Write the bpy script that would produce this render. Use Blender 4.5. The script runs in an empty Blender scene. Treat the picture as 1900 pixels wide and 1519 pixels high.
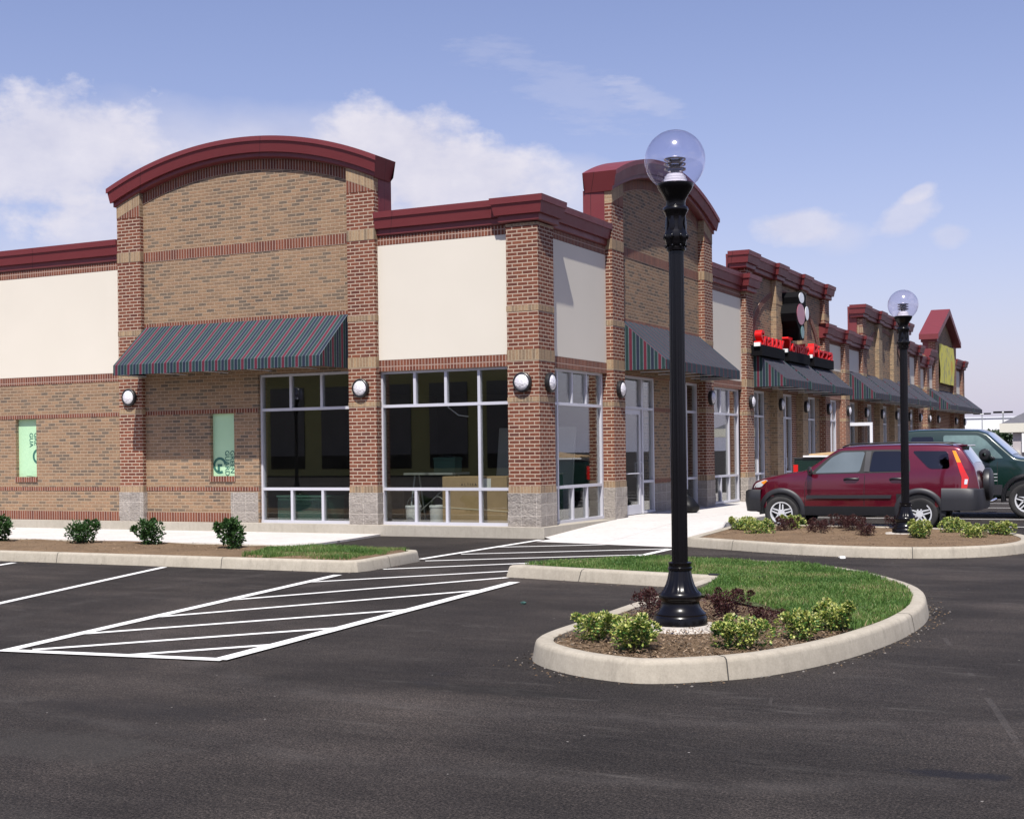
import bpy, bmesh, math, random
from mathutils import Vector, Matrix, Quaternion, noise
random.seed(11)
R = math.radians
sc = bpy.context.scene
COL = sc.collection

# ------------------------------------------------------------------ node helpers
class NT:
    def __init__(s, tree): s.t = tree; s.n = tree.nodes; s.l = tree.links
    def new(s, typ, ins=None, **props):
        n = s.n.new(typ)
        for k, v in props.items(): setattr(n, k, v)
        for k, v in (ins or {}).items():
            if isinstance(v, bpy.types.NodeSocket): s.l.new(v, n.inputs[k])
            else: n.inputs[k].default_value = v
        return n
    def math(s, op, a, b=0.0, c=0.0, clamp=False):
        return s.new('ShaderNodeMath', {0: a, 1: b, 2: c}, operation=op, use_clamp=clamp).outputs[0]
    def ramp(s, fac, stops, interp='LINEAR'):
        n = s.new('ShaderNodeValToRGB', {0: fac}); cr = n.color_ramp; cr.interpolation = interp
        while len(cr.elements) < len(stops): cr.elements.new(0.5)
        for e, (p, c) in zip(cr.elements, stops):
            e.position = p; e.color = (*c, 1) if len(c) == 3 else c
        return n.outputs[0]
    def mix(s, fac, a, b, blend='MIX'):
        n = s.new('ShaderNodeMix', data_type='RGBA', blend_type=blend)
        for i, v in ((0, fac), (6, a), (7, b)):
            if isinstance(v, bpy.types.NodeSocket): s.l.new(v, n.inputs[i])
            else: n.inputs[i].default_value = (*v, 1) if (i and len(v) == 3) else v
        return n.outputs[2]
    def noise(s, vec, scale, detail=3, rough=.55):
        return s.new('ShaderNodeTexNoise', {'Vector': vec, 'Scale': scale, 'Detail': detail, 'Roughness': rough}).outputs[0]
    def bump(s, h, strength=.3, dist=.01):
        return s.new('ShaderNodeBump', {'Height': h, 'Strength': strength, 'Distance': dist}).outputs[0]

MATS = {}
def mat(name):
    m = bpy.data.materials.new(name); m.use_nodes = True
    t = NT(m.node_tree); p = m.node_tree.nodes['Principled BSDF']; MATS[name] = m
    return m, t, p
def setp(t, p, **kw):
    for k, v in kw.items():
        k = k.replace('_', ' ')
        if isinstance(v, bpy.types.NodeSocket): t.l.new(v, p.inputs[k])
        elif isinstance(v, tuple) and len(v) == 3 and k != 'Normal': p.inputs[k].default_value = (*v, 1)
        else: p.inputs[k].default_value = v
def obj_co(t): return t.new('ShaderNodeTexCoord').outputs['Object']
def uv_co(t): return t.new('ShaderNodeTexCoord').outputs['UV']

def plain(name, col, rough=.5, metal=0., var=0., vscale=3., spec=.5, coat=0.):
    m, t, p = mat(name)
    if var:
        n = t.noise(obj_co(t), vscale, 4)
        c = t.mix(t.math('MULTIPLY_ADD', n, 1.4, -.2, True), tuple(x*(1-var) for x in col), tuple(min(1, x*(1+var)) for x in col))
        setp(t, p, Base_Color=c)
    else: setp(t, p, Base_Color=col)
    setp(t, p, Roughness=rough, Metallic=metal, Specular_IOR_Level=spec, Coat_Weight=coat, Coat_Roughness=.05)
    return m

def brick(name, stops, mortar, bw=.2033, bh=.0677, offset=.5, uv=False, msize=.010, rough=.85):
    m, t, p = mat(name)
    if uv: v = uv_co(t)
    else:
        s = t.new('ShaderNodeSeparateXYZ', {0: obj_co(t)})
        v = t.new('ShaderNodeCombineXYZ', {0: t.math('ADD', s.outputs[0], s.outputs[1]), 1: s.outputs[2]}).outputs[0]
    b = t.new('ShaderNodeTexBrick', {'Vector': v, 'Color1': (0, 0, 0, 1), 'Color2': (1, 1, 1, 1), 'Mortar': (.5, .5, .5, 1), 'Scale': 1.,
              'Mortar Size': msize, 'Mortar Smooth': .15, 'Bias': 0., 'Brick Width': bw, 'Row Height': bh}, offset=offset, offset_frequency=2, squash=1.)
    c = t.ramp(b.outputs[0], stops)
    co = obj_co(t)
    c = t.mix(.5, c, t.ramp(t.noise(co, 28, 3), [(.3, (.55, .55, .55)), (.7, (1.25, 1.22, 1.2))]), 'MULTIPLY')
    c = t.mix(.55, c, t.ramp(t.noise(co, .9, 3), [(.3, (.78, .78, .8)), (.7, (1.15, 1.15, 1.13))]), 'MULTIPLY')
    mo = t.mix(t.noise(co, 12, 2), tuple(x*.8 for x in mortar), tuple(x*1.12 for x in mortar))
    c = t.mix(b.outputs[1], c, mo)
    h = t.math('SUBTRACT', t.math('MULTIPLY', t.noise(co, 90, 2), .35), t.math('MULTIPLY', b.outputs[1], 1.))
    setp(t, p, Base_Color=c, Roughness=rough, Normal=t.bump(h, .6, .008), Specular_IOR_Level=.25)
    return m

red_st = [(0., (.125, .040, .026)), (.35, (.165, .054, .032)), (.7, (.20, .070, .040)), (1., (.105, .036, .027))]
tan_st = [(0., (.295, .194, .118)), (.25, (.272, .170, .104)), (.5, (.248, .163, .100)), (.70, (.215, .145, .095)), (.80, (.165, .124, .088)), (1., (.132, .104, .08))]
tan2_st = [(0., (.36, .255, .155)), (.4, (.30, .205, .125)), (.75, (.26, .18, .115)), (1., (.19, .145, .10))]
brick('red_brick', red_st, (.43, .335, .255), msize=.0098)
brick('red_soldier', red_st, (.36, .26, .21), .0677, .40, 0., msize=.009)
brick('red_radial', red_st, (.34, .25, .2), .0677, .203, 0., uv=True, msize=.009)
brick('tan_brick', tan_st, (.35, .26, .18), msize=.0085)
brick('tan_soldier', tan2_st, (.36, .28, .19), .0677, .40, 0., msize=.009)
brick('tan_radial', tan2_st, (.36, .28, .19), .0677, .203, 0., uv=True, msize=.009)
brick('tan_pilaster', tan2_st, (.36, .28, .19), msize=.009)

def m_block():
    m, t, p = mat('split_face_block')
    co = obj_co(t); s = t.new('ShaderNodeSeparateXYZ', {0: co})
    v = t.new('ShaderNodeCombineXYZ', {0: t.math('ADD', t.math('ADD', s.outputs[0], s.outputs[1]), .09), 1: s.outputs[2]}).outputs[0]
    b = t.new('ShaderNodeTexBrick', {'Vector': v, 'Color1': (0, 0, 0, 1), 'Color2': (1, 1, 1, 1), 'Scale': 1., 'Mortar Size': .009, 'Mortar Smooth': .2,
              'Brick Width': .305, 'Row Height': .2033}, offset=0.)
    n = t.noise(co, 26, 5, .7)
    c = t.mix(n, (.20, .175, .155), (.50, .46, .42))
    c = t.mix(.45, c, t.ramp(b.outputs[0], [(0, (.75, .73, .72)), (1, (1.15, 1.13, 1.1))]), 'MULTIPLY')
    c = t.mix(b.outputs[1], c, (.52, .47, .42))
    h = t.math('SUBTRACT', t.noise(co, 22, 6, .7), t.math('MULTIPLY', b.outputs[1], .8))
    setp(t, p, Base_Color=c, Roughness=.95, Normal=t.bump(h, 1., .05), Specular_IOR_Level=.15)
m_block()

def m_stucco():
    m, t, p = mat('stucco')
    co = obj_co(t)
    c = t.mix(t.noise(co, .8, 4), (.60, .56, .48), (.65, .605, .525))
    setp(t, p, Base_Color=c, Roughness=.9, Normal=t.bump(t.noise(co, 160, 3), .25, .004), Specular_IOR_Level=.2)
m_stucco()

def m_metal(name, a, b, rough):
    m, t, p = mat(name)
    co = obj_co(t)
    c = t.mix(t.noise(co, .7, 3), a, b)
    s = t.new('ShaderNodeSeparateXYZ', {0: co})
    q = t.math('FRACT', t.math('MULTIPLY', t.math('ADD', s.outputs[0], s.outputs[1]), 1/3.05))
    seam = t.math('LESS_THAN', q, .004)
    c = t.mix(seam, c, tuple(x*.35 for x in a))
    setp(t, p, Base_Color=c, Roughness=t.math('MULTIPLY_ADD', t.noise(co, 5, 3), .2, rough), Normal=t.bump(t.noise(co, .9, 2), .12, .05), Specular_IOR_Level=.5)
m_metal('maroon_metal', (.138, .022, .025), (.165, .028, .031), .38)

def m_concrete(name, a, b, sc_=1.5, joint=0., bump=.25, stain=.25, streak=.25):
    m, t, p = mat(name)
    co = obj_co(t)
    c = t.mix(t.math('MULTIPLY_ADD', t.noise(co, sc_, 6, .65), 1.6, -.3, True), a, b)
    c = t.mix(stain, c, t.ramp(t.noise(co, 14, 5, .7), [(.3, (.6, .6, .6)), (.65, (1.1, 1.1, 1.1))]), 'MULTIPLY')
    st = t.new('ShaderNodeMapping', {0: co, 'Scale': (5, 5, .6)}).outputs[0]
    c = t.mix(t.math('MULTIPLY', t.ramp(t.noise(st, 1.6, 5, .7), [(.52, (0, 0, 0)), (.70, (1, 1, 1))]), streak), c, tuple(x*.5 for x in a))
    c = t.mix(streak, c, t.ramp(t.noise(co, 60, 4, .8), [(.35, (.72, .70, .68)), (.6, (1.1, 1.1, 1.1))]), 'MULTIPLY')
    if joint:
        s = t.new('ShaderNodeSeparateXYZ', {0: co})
        j = None
        for i in (0, 1):
            f = t.math('LESS_THAN', t.math('FRACT', t.math('MULTIPLY', t.math('ADD', s.outputs[i], 100.3), 1/joint)), .010/joint)
            j = f if j is None else t.math('MAXIMUM', j, f)
        c = t.mix(j, c, tuple(x*.45 for x in a))
    setp(t, p, Base_Color=c, Roughness=.88, Normal=t.bump(t.noise(co, 120, 3), bump, .004), Specular_IOR_Level=.25)
m_concrete('sidewalk_concrete', (.50, .475, .45), (.60, .575, .55), joint=1.52)
m_concrete('kerb_concrete', (.33, .295, .235), (.43, .39, .32), stain=.3, streak=.35)
m_concrete('plinth_concrete', (.34, .31, .255), (.44, .405, .345), 1.1)
m_concrete('pad_concrete', (.42, .38, .33), (.54, .50, .45), 5)

def m_asphalt():
    m, t, p = mat('asphalt')
    co = obj_co(t)
    # long streaks left by the paver plus broad patches
    mp = t.new('ShaderNodeMapping', {0: co, 'Scale': (.22, 1.0, 1), 'Rotation': (0, 0, R(-12))}).outputs[0]
    a = t.noise(mp, .8, 7, .72)
    b = t.noise(co, .35, 6, .66)
    f = t.noise(co, 75, 3, .9)
    c = t.mix(t.math('MULTIPLY_ADD', a, 3., -1.0, True), (.0175, .0155, .0142), (.0345, .0305, .0280))
    c = t.mix(.85, c, t.ramp(b, [(.32, (.58, .58, .60)), (.5, (1.02, 1.0, .98)), (.66, (1.75, 1.68, 1.60))]), 'MULTIPLY')
    c = t.mix(1., c, t.ramp(f, [(.36, (.22, .22, .23)), (.5, (.90, .90, .90)), (.63, (2.5, 2.4, 2.35))]), 'MULTIPLY')
    g2 = t.noise(co, 22, 3, .8)
    c = t.mix(.8, c, t.ramp(g2, [(.35, (.70, .70, .72)), (.65, (1.35, 1.33, 1.32))]), 'MULTIPLY')
    # pale dust scuffs
    mp2 = t.new('ShaderNodeMapping', {0: co, 'Scale': (1., 4.5, 1), 'Rotation': (0, 0, R(24))}).outputs[0]
    d = t.math('MULTIPLY', t.ramp(t.noise(mp2, 1.3, 7, .78), [(.54, (0, 0, 0)), (.74, (1, 1, 1))]), t.ramp(t.noise(co, .45, 3), [(.42, (0, 0, 0)), (.6, (1, 1, 1))]))
    c = t.mix(t.math('MULTIPLY', d, .6), c, (.105, .096, .088))
    # tyre sweeps round the island, dark damp patch, edge of a paving lane
    sp = t.new('ShaderNodeSeparateXYZ', {0: co})
    wob = t.math('MULTIPLY', t.math('SUBTRACT', t.noise(co, .5, 3), .5), .8)
    rad = t.math('ADD', t.new('ShaderNodeVectorMath', {0: co, 1: (6.6, -9.2, 0)}, operation='DISTANCE').outputs['Value'], wob)
    for r0, w, amt, col in ((5.6, .16, .30, (.075, .068, .064)), (7.1, .18, .26, (.075, .068, .064)), (6.35, .10, .25, (.014, .013, .013)), (8.6, .22, .2, (.07, .064, .06))):
        k = t.math('SUBTRACT', 1., t.math('DIVIDE', t.math('ABSOLUTE', t.math('SUBTRACT', rad, r0)), w), 0., True)
        k = t.math('MULTIPLY', k, t.ramp(t.noise(co, 1.4, 5, .7), [(.38, (0, 0, 0)), (.62, (1, 1, 1))]))
        c = t.mix(t.math('MULTIPLY', k, amt), c, col)
    for cx, cy, rx_, ry_, amt, col in ((9.40, -15.40, .24, .10, .75, (.010, .010, .014)), (9.60, -15.36, .10, .06, .6, (.012, .012, .016)), (4.6, -15.6, 1.0, .30, .4, (.014, .013, .014)), (6.3, -14.2, .9, .18, .45, (.014, .013, .012)), (5.0, -16.6, .8, .4, .3, (.06, .055, .05))):
        q = t.math('SQRT', t.math('ADD', t.math('POWER', t.math('DIVIDE', t.math('SUBTRACT', sp.outputs[0], cx), rx_), 2.), t.math('POWER', t.math('DIVIDE', t.math('SUBTRACT', sp.outputs[1], cy), ry_), 2.)))
        q = t.math('ADD', q, t.math('MULTIPLY', t.math('SUBTRACT', t.noise(co, 6, 5, .7), .5), 1.6))
        c = t.mix(t.math('MULTIPLY', t.ramp(q, [(.55, (1, 1, 1)), (1., (0, 0, 0))]), amt), c, col)
    sl = t.math('ADD', t.math('MULTIPLY', sp.outputs[0], .97), t.math('ADD', t.math('MULTIPLY', sp.outputs[1], .243), t.math('MULTIPLY', wob, .05)))
    for v, w, amt in ((4.49, .010, .16), (5.79, .02, .18)):
        k = t.math('LESS_THAN', t.math('ABSOLUTE', t.math('SUBTRACT', sl, v)), w)
        k = t.math('MULTIPLY', k, t.math('GREATER_THAN', t.noise(co, .9, 4), .52))
        c = t.mix(t.math('MULTIPLY', k, amt), c, (.11, .10, .095))
    # dark damp or oily spots
    o = t.ramp(t.noise(co, .75, 4, .6), [(.66, (0, 0, 0)), (.72, (1, 1, 1))])
    c = t.mix(t.math('MULTIPLY', o, .35), c, (.012, .012, .016))
    # loose pale grit
    vv = t.new('ShaderNodeTexVoronoi', {'Vector': co, 'Scale': 3.2}).outputs[0]
    c = t.mix(t.math('MULTIPLY', t.math('LESS_THAN', vv, .022), .8), c, (.30, .28, .26))
    setp(t, p, Base_Color=c, Roughness=.86, Normal=t.bump(t.math('ADD', f, t.math('MULTIPLY', t.noise(co, 45, 2), .6)), .55, .008), Specular_IOR_Level=.16)
m_asphalt()

def m_paint():
    m, t, p = mat('road_paint')
    co = obj_co(t)
    n = t.noise(co, 70, 4, .75); w = t.noise(co, 3, 4)
    k = t.math('MULTIPLY', t.math('GREATER_THAN', n, .64), t.math('GREATER_THAN', w, .44))
    c = t.mix(t.math('MULTIPLY', k, .75), t.mix(w, (.70, .69, .66), (.80, .79, .76)), (.12, .115, .115))
    setp(t, p, Base_Color=c, Roughness=.75, Normal=t.bump(t.noise(co, 160, 2), .4, .006))
m_paint()

def m_mulch():
    m, t, p = mat('mulch')
    co = obj_co(t)
    n = t.noise(co, 55, 6, .8); b = t.noise(co, 2.2, 3)
    mp = t.new('ShaderNodeMapping', {0: co, 'Scale': (22, 60, 1), 'Rotation': (0, 0, .6)}).outputs[0]
    c = t.ramp(t.math('ADD', t.math('MULTIPLY', n, .6), t.math('MULTIPLY', t.noise(mp, 1, 4, .7), .4)),
               [(.30, (.10, .064, .040)), (.46, (.19, .130, .082)), (.60, (.27, .192, .125)), (.76, (.40, .30, .20))])
    c = t.mix(.6, c, t.ramp(b, [(.35, (.75, .73, .72)), (.65, (1.12, 1.1, 1.05))]), 'MULTIPLY')
    setp(t, p, Base_Color=c, Roughness=.97, Normal=t.bump(n, 1., .03), Specular_IOR_Level=.1)
m_mulch()

def m_leaf(name, stops, rough=.45, trans=.25):
    m, t, p = mat(name)
    u = t.new('ShaderNodeSeparateXYZ', {0: uv_co(t)})
    c = t.ramp(u.outputs[0], stops)
    setp(t, p, Base_Color=c, Roughness=rough, Specular_IOR_Level=.35)
    tr = t.new('ShaderNodeBsdfTranslucent', {'Color': t.mix(.5, c, (1, 1, .6), 'MULTIPLY')}).outputs[0]
    mx = t.new('ShaderNodeMixShader', {0: trans, 1: p.outputs[0], 2: tr})
    t.l.new(mx.outputs[0], t.n['Material Output'].inputs[0])
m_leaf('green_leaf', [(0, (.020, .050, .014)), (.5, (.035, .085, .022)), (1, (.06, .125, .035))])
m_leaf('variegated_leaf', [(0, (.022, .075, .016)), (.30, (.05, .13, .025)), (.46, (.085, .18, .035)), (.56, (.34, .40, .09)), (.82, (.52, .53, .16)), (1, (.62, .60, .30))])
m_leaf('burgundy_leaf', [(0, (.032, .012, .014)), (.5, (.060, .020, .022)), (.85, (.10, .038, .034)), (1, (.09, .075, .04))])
m_leaf('grass_blade', [(0, (.050, .115, .022)), (.45, (.095, .185, .038)), (.78, (.16, .235, .06)), (.92, (.26, .26, .11)), (1, (.32, .27, .14))], .55, .3)
m_leaf('tree_leaf', [(0, (.022, .045, .018)), (.6, (.045, .08, .028)), (1, (.07, .11, .04))])
plain('turf', (.075, .095, .034), .95, var=.4, vscale=9)
plain('bark', (.11, .085, .06), .9, var=.3, vscale=12)
plain('aluminium', (.54, .54, .59), .42, .12, var=.05, vscale=2)
plain('white_aluminium', (.74, .75, .79), .35, .1)
plain('black_iron', (.004, .0035, .0045), .26, 0., var=.2, vscale=20, spec=.24, coat=.10)
plain('black_plastic', (.014, .014, .016), .42, var=.2, vscale=12)
plain('black_sheet', (.004, .004, .005), .75, spec=.12)
plain('interior_wall', (.17, .155, .135), .9, var=.3, vscale=.7)
plain('interior_floor', (.34, .32, .29), .6, var=.25, vscale=1.2)
plain('interior_ceiling', (.15, .145, .14), .9)
plain('cardboard', (.42, .285, .15), .85, var=.12, vscale=4)
plain('tape', (.66, .56, .40), .4)
plain('white_plastic', (.72, .73, .75), .4)
plain('paper', (.78, .77, .74), .8)
plain('grey_steel', (.42, .44, .43), .45, .5)
plain('blue_cloth', (.05, .10, .25), .9)
plain('dark_crate', (.05, .12, .10), .6)
plain('roof_membrane', (.35, .34, .33), .9, var=.2)
plain('red_acrylic', (.66, .010, .012), .5, 0., spec=.2)
plain('white_acrylic', (.80, .82, .82), .3)
plain('pink_acrylic', (.36, .095, .13), .3)
plain('teal_acrylic', (.10, .22, .20), .3)
plain('black_bag', (.005, .005, .006), .5, var=.3, vscale=9, spec=.25)
plain('red_paint', (.115, .005, .018), .2, .38, var=.05, vscale=1.5, coat=1.)
plain('green_paint', (.004, .021, .015), .26, .15, var=.08, vscale=1.5, coat=.8)
plain('grey_cladding', (.024, .024, .028), .5, var=.12, vscale=6)
plain('tyre_rubber', (.022, .021, .021), .8, var=.25, vscale=14)
plain('alloy', (.70, .71, .73), .32, .25, coat=.5)
plain('dark_gap', (.006, .006, .007), .7)
plain('red_lens', (.55, .012, .010), .12, coat=.5)
plain('amber_lens', (.80, .26, .015), .12, coat=.5)
plain('clear_lens', (.70, .72, .74), .08, .3, coat=1.)
plain('chrome', (.75, .76, .78), .12, 1.)
plain('white_render', (.80, .80, .80), .7, var=.04, vscale=.1)
plain('pale_roof', (.10, .10, .115), .8, var=.2)
plain('pale_post', (.42, .39, .40), .7)
plain('cream_post', (.62, .60, .52), .7)
plain('dust_white', (.75, .74, .72), .8)
plain('fixture_white', (.80, .80, .80), .35)
plain('seat_fabric', (.10, .095, .09), .9)
plain('yellow_siding', (.72, .60, .20), .8, var=.1, vscale=.5)

def m_glass(name, tint, refl=1., rough=0., gl=(1, 1, 1), base=0.):
    m, t, p = mat(name); t.n.remove(p)
    ge = t.new('ShaderNodeNewGeometry')
    dt = t.math('ABSOLUTE', t.new('ShaderNodeVectorMath', {0: ge.outputs['Normal'], 1: ge.outputs['Incoming']}, operation='DOT_PRODUCT').outputs['Value'])
    fr = t.math('MULTIPLY_ADD', t.math('POWER', t.math('SUBTRACT', 1., dt, 0., True), 5.), .96, .04)
    fac = t.math('MULTIPLY_ADD', fr, refl, base, True)
    mx = t.new('ShaderNodeMixShader', {0: fac, 1: t.new('ShaderNodeBsdfTransparent', {0: (*tint, 1)}).outputs[0],
               2: t.new('ShaderNodeBsdfGlossy', {0: (*gl, 1), 'Roughness': rough}).outputs[0]})
    t.l.new(mx.outputs[0], t.n['Material Output'].inputs[0])
m_glass('shop_glass', (.83, .85, .83), 1.2, base=.045)
m_glass('car_glass', (.42, .50, .50), 1.5)
m_glass('privacy_glass', (.05, .055, .075), 1.7, base=.02)
m_glass('clear_globe', (.87, .85, .92), .85, .12, (1, .97, 1), .06)
plain('pane_front', (.11, .135, .145), .06, spec=.9, var=.25, vscale=1.4)
plain('truck_pane', (.10, .15, .14), .06, spec=.9, var=.6, vscale=3)

def m_lamp_lens():
    m, t, p = mat('prismatic_lens')
    co = obj_co(t)
    v = t.new('ShaderNodeTexVoronoi', {'Vector': co, 'Scale': 22.}).outputs[0]
    setp(t, p, Base_Color=t.mix(v, (.52, .50, .55), (.85, .84, .86)), Roughness=.15, Normal=t.bump(v, .5, .02), Coat_Weight=.8)
m_lamp_lens()

def m_fabric():
    m, t, p = mat('awning_fabric')
    u = t.new('ShaderNodeSeparateXYZ', {0: uv_co(t)})
    q = t.math('FRACT', t.math('MULTIPLY', t.math('ADD', u.outputs[0], 50.), 1/.316))
    nv, gr, rd, pin = (.011, .016, .036), (.010, .032, .033), (.095, .011, .026), (.085, .112, .125)
    st = []
    for k, c in enumerate((nv, gr, rd, gr)):
        st += [(k*.25, c), (k*.25+.192, pin)]
    c = t.ramp(q, st, 'CONSTANT')
    co = obj_co(t)
    c = t.mix(.35, c, t.ramp(t.noise(co, 1.7, 3), [(.3, (.75, .75, .75)), (.7, (1.2, 1.2, 1.2))]), 'MULTIPLY')
    setp(t, p, Base_Color=c, Roughness=.75, Normal=t.bump(t.noise(co, 2.2, 3), .25, .03), Specular_IOR_Level=.3)
m_fabric()

def m_sheathing():
    m, t, p = mat('green_sheathing')
    co = obj_co(t)
    c = t.mix(t.noise(co, 2.5, 4), (.36, .58, .36), (.46, .68, .44))
    setp(t, p, Base_Color=c, Roughness=.55, Normal=t.bump(t.noise(co, 5, 3), .35, .02))
m_sheathing()
plain('dark_green_ink', (.03, .13, .10), .6)

def m_banner():
    m, t, p = mat('yellow_banner')
    co = obj_co(t)
    mp = t.new('ShaderNodeMapping', {0: co, 'Scale': (1, 1.7, 1.1)}).outputs[0]
    n = t.noise(mp, 1.6, 5, .6)
    s = t.new('ShaderNodeSeparateXYZ', {0: co})
    inb = t.math('MULTIPLY', t.math('GREATER_THAN', s.outputs[1], 43.5), t.math('LESS_THAN', s.outputs[1], 46.8))
    ink = t.math('MULTIPLY', t.ramp(n, [(.50, (0, 0, 0)), (.57, (1, 1, 1))]), inb)
    c = t.mix(t.math('MULTIPLY', ink, .55), (.64, .58, .08), (.22, .22, .17))
    d = t.new('ShaderNodeVectorMath', {0: co, 1: (0.05, 46.6, 5.3)}, operation='DISTANCE').outputs['Value']
    c = t.mix(t.math('MULTIPLY', t.math('LESS_THAN', t.math('ADD', d, t.math('MULTIPLY', n, .5)), .62), .8), c, (.62, .33, .03))
    setp(t, p, Base_Color=c, Roughness=.6)
m_banner()

# ------------------------------------------------------------------ mesh builder
class MB:
    def __init__(s): s.v = []; s.f = []; s.m = []; s.uv = []; s.mats = []; s.sm = []
    def mi(s, m):
        if m not in s.mats: s.mats.append(m)
        return s.mats.index(m)
    def face(s, pts, m, uv=None, smooth=False):
        i = len(s.v); s.v += [tuple(p) for p in pts]
        s.f.append(tuple(range(i, i+len(pts)))); s.m.append(s.mi(m)); s.uv.append(uv); s.sm.append(smooth)
    def grid(s, rows, m, close_u=False, close_v=False, smooth=True, flip=False):
        """rows: list of equally long lists of points; shared vertices"""
        i0 = len(s.v); nr, nc = len(rows), len(rows[0])
        for r in rows: s.v += [tuple(p) for p in r]
        k = s.mi(m)
        for a in range(nr if close_v else nr-1):
            for b in range(nc if close_u else nc-1):
                a2, b2 = (a+1) % nr, (b+1) % nc
                q = (i0+a*nc+b, i0+a*nc+b2, i0+a2*nc+b2, i0+a2*nc+b)
                s.f.append(q[::-1] if flip else q); s.m.append(k); s.uv.append(None); s.sm.append(smooth)
    def box(s, x0, x1, y0, y1, z0, z1, m, fn=None):
        P = [(x0, y0, z0), (x1, y0, z0), (x1, y1, z0), (x0, y1, z0), (x0, y0, z1), (x1, y0, z1), (x1, y1, z1), (x0, y1, z1)]
        if fn: P = [fn(*p) for p in P]
        i = len(s.v); s.v += [tuple(p) for p in P]; k = s.mi(m)
        for f in ((0, 3, 2, 1), (4, 5, 6, 7), (0, 1, 5, 4), (1, 2, 6, 5), (2, 3, 7, 6), (3, 0, 4, 7)):
            s.f.append(tuple(i+j for j in f)); s.m.append(k); s.uv.append(None); s.sm.append(False)
    def prism(s, poly, z0, z1, m, fn=None, bottom=True):
        """polygon in (a,b), extruded along c; fn maps (a,b,c)->xyz"""
        fn = fn or (lambda a, b, c: (a, b, c)); n = len(poly)
        A = [fn(a, b, z0) for a, b in poly]; B = [fn(a, b, z1) for a, b in poly]
        i = len(s.v); s.v += A+B; k = s.mi(m)
        fs = [tuple(i+n+j for j in range(n))]
        if bottom: fs.append(tuple(i+j for j in reversed(range(n))))
        fs += [(i+j, i+(j+1) % n, i+n+(j+1) % n, i+n+j) for j in range(n)]
        for f in fs: s.f.append(f); s.m.append(k); s.uv.append(None); s.sm.append(False)
    def lathe(s, prof, m, c=(0, 0, 0), seg=32, axis='z', flute=None, caps=True):
        rows = []
        for r, h in prof:
            row = []
            for j in range(seg):
                a = 2*math.pi*j/seg; rr = r*(flute(j, h) if flute else 1)
                x, y = rr*math.cos(a), rr*math.sin(a)
                p = {'z': (x, y, h), 'y': (x, -h, y), 'x': (h, x, y)}[axis]
                row.append((c[0]+p[0], c[1]+p[1], c[2]+p[2]))
            rows.append(row)
        s.grid(rows, m, close_u=True)
        if caps:
            for row, rev in ((rows[0], True), (rows[-1], False)):
                s.face(row[::-1] if rev else row, m)
    def tube(s, pts, r, m, seg=8, r2=None):
        rows = []
        n = len(pts)
        for i, p in enumerate(pts):
            p = Vector(p); d = (Vector(pts[min(i+1, n-1)])-Vector(pts[max(i-1, 0)])).normalized()
            up = Vector((0, 0, 1)) if abs(d.z) < .95 else Vector((1, 0, 0))
            a = d.cross(up).normalized(); b = a.cross(d)
            rr = r if r2 is None else r+(r2-r)*i/(n-1)
            rows.append([p+a*rr*math.cos(2*math.pi*j/seg)+b*rr*math.sin(2*math.pi*j/seg) for j in range(seg)])
        s.grid(rows, m, close_u=True); s.face(rows[0], m); s.face(rows[-1][::-1], m)
    def build(s, name, parent=None, loc=None, bevel=0, recalc=True, sharp=35, subd=0):
        me = bpy.data.meshes.new(name)
        me.from_pydata(s.v, [], s.f)
        for m in s.mats: me.materials.append(MATS[m])
        me.polygons.foreach_set('material_index', s.m)
        me.polygons.foreach_set('use_smooth', s.sm)
        if any(u is not None for u in s.uv):
            L = me.uv_layers.new(name='UVMap'); buf = []
            for f, u in zip(s.f, s.uv): buf += [c for q in (u or [(0, 0)]*len(f)) for c in q]
            L.data.foreach_set('uv', buf)
        if recalc:
            bm = bmesh.new(); bm.from_mesh(me); bmesh.ops.recalc_face_normals(bm, faces=bm.faces); bm.to_mesh(me); bm.free()
        if any(s.sm): me.set_sharp_from_angle(angle=R(sharp))
        o = bpy.data.objects.new(name, me); COL.objects.link(o)
        if parent: o.parent = parent
        if loc: o.location = loc
        if bevel:
            b = o.modifiers.new('bevel', 'BEVEL'); b.width = bevel; b.segments = 2; b.limit_method = 'ANGLE'
        return o
def empty(name, loc=(0, 0, 0), rz=0.):
    o = bpy.data.objects.new(name, None); o.empty_display_size = .2; COL.objects.link(o); o.location = loc; o.rotation_euler.z = rz
    return o
def tag(o, label, cat, group=None):
    o['label'] = label; o['category'] = cat
    if group: o['group'] = group
    return o
def struct(o, kind='structure'): o['kind'] = kind; return o
def copy_tree(o, loc=None, rz=None, parent=None):
    c = o.copy(); COL.objects.link(c)
    if parent: c.parent = parent
    else:
        if loc is not None: c.location = loc
        if rz is not None: c.rotation_euler.z = rz
    for ch in list(o.children): copy_tree(ch, parent=c)
    return c
def text_mesh(txt, size, depth, align='LEFT', shear=0., offset=0.):
    cu = bpy.data.curves.new('lettering', 'FONT'); cu.body = txt; cu.size = size; cu.extrude = depth/2; cu.align_x = align; cu.shear = shear; cu.offset = offset
    cu.resolution_u = 4
    o = bpy.data.objects.new('lettering', cu); COL.objects.link(o)
    bpy.context.view_layer.update()
    me = bpy.data.meshes.new_from_object(o.evaluated_get(bpy.context.evaluated_depsgraph_get()))
    bpy.data.objects.remove(o)
    return me
def place_mesh(name, me, m, parent, fn):
    for v in me.vertices: v.co = fn(*v.co)
    me.materials.clear(); me.materials.append(MATS[m])
    o = bpy.data.objects.new(name, me); COL.objects.link(o); o.parent = parent
    return o

# facade frames: (u along the wall, n outward, z) -> world.  West front faces -Y (u = x), east front faces +X (u = y)
FA = lambda u, n, z: (u, -n, z)
FB = lambda u, n, z: (n, u, z)

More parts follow.
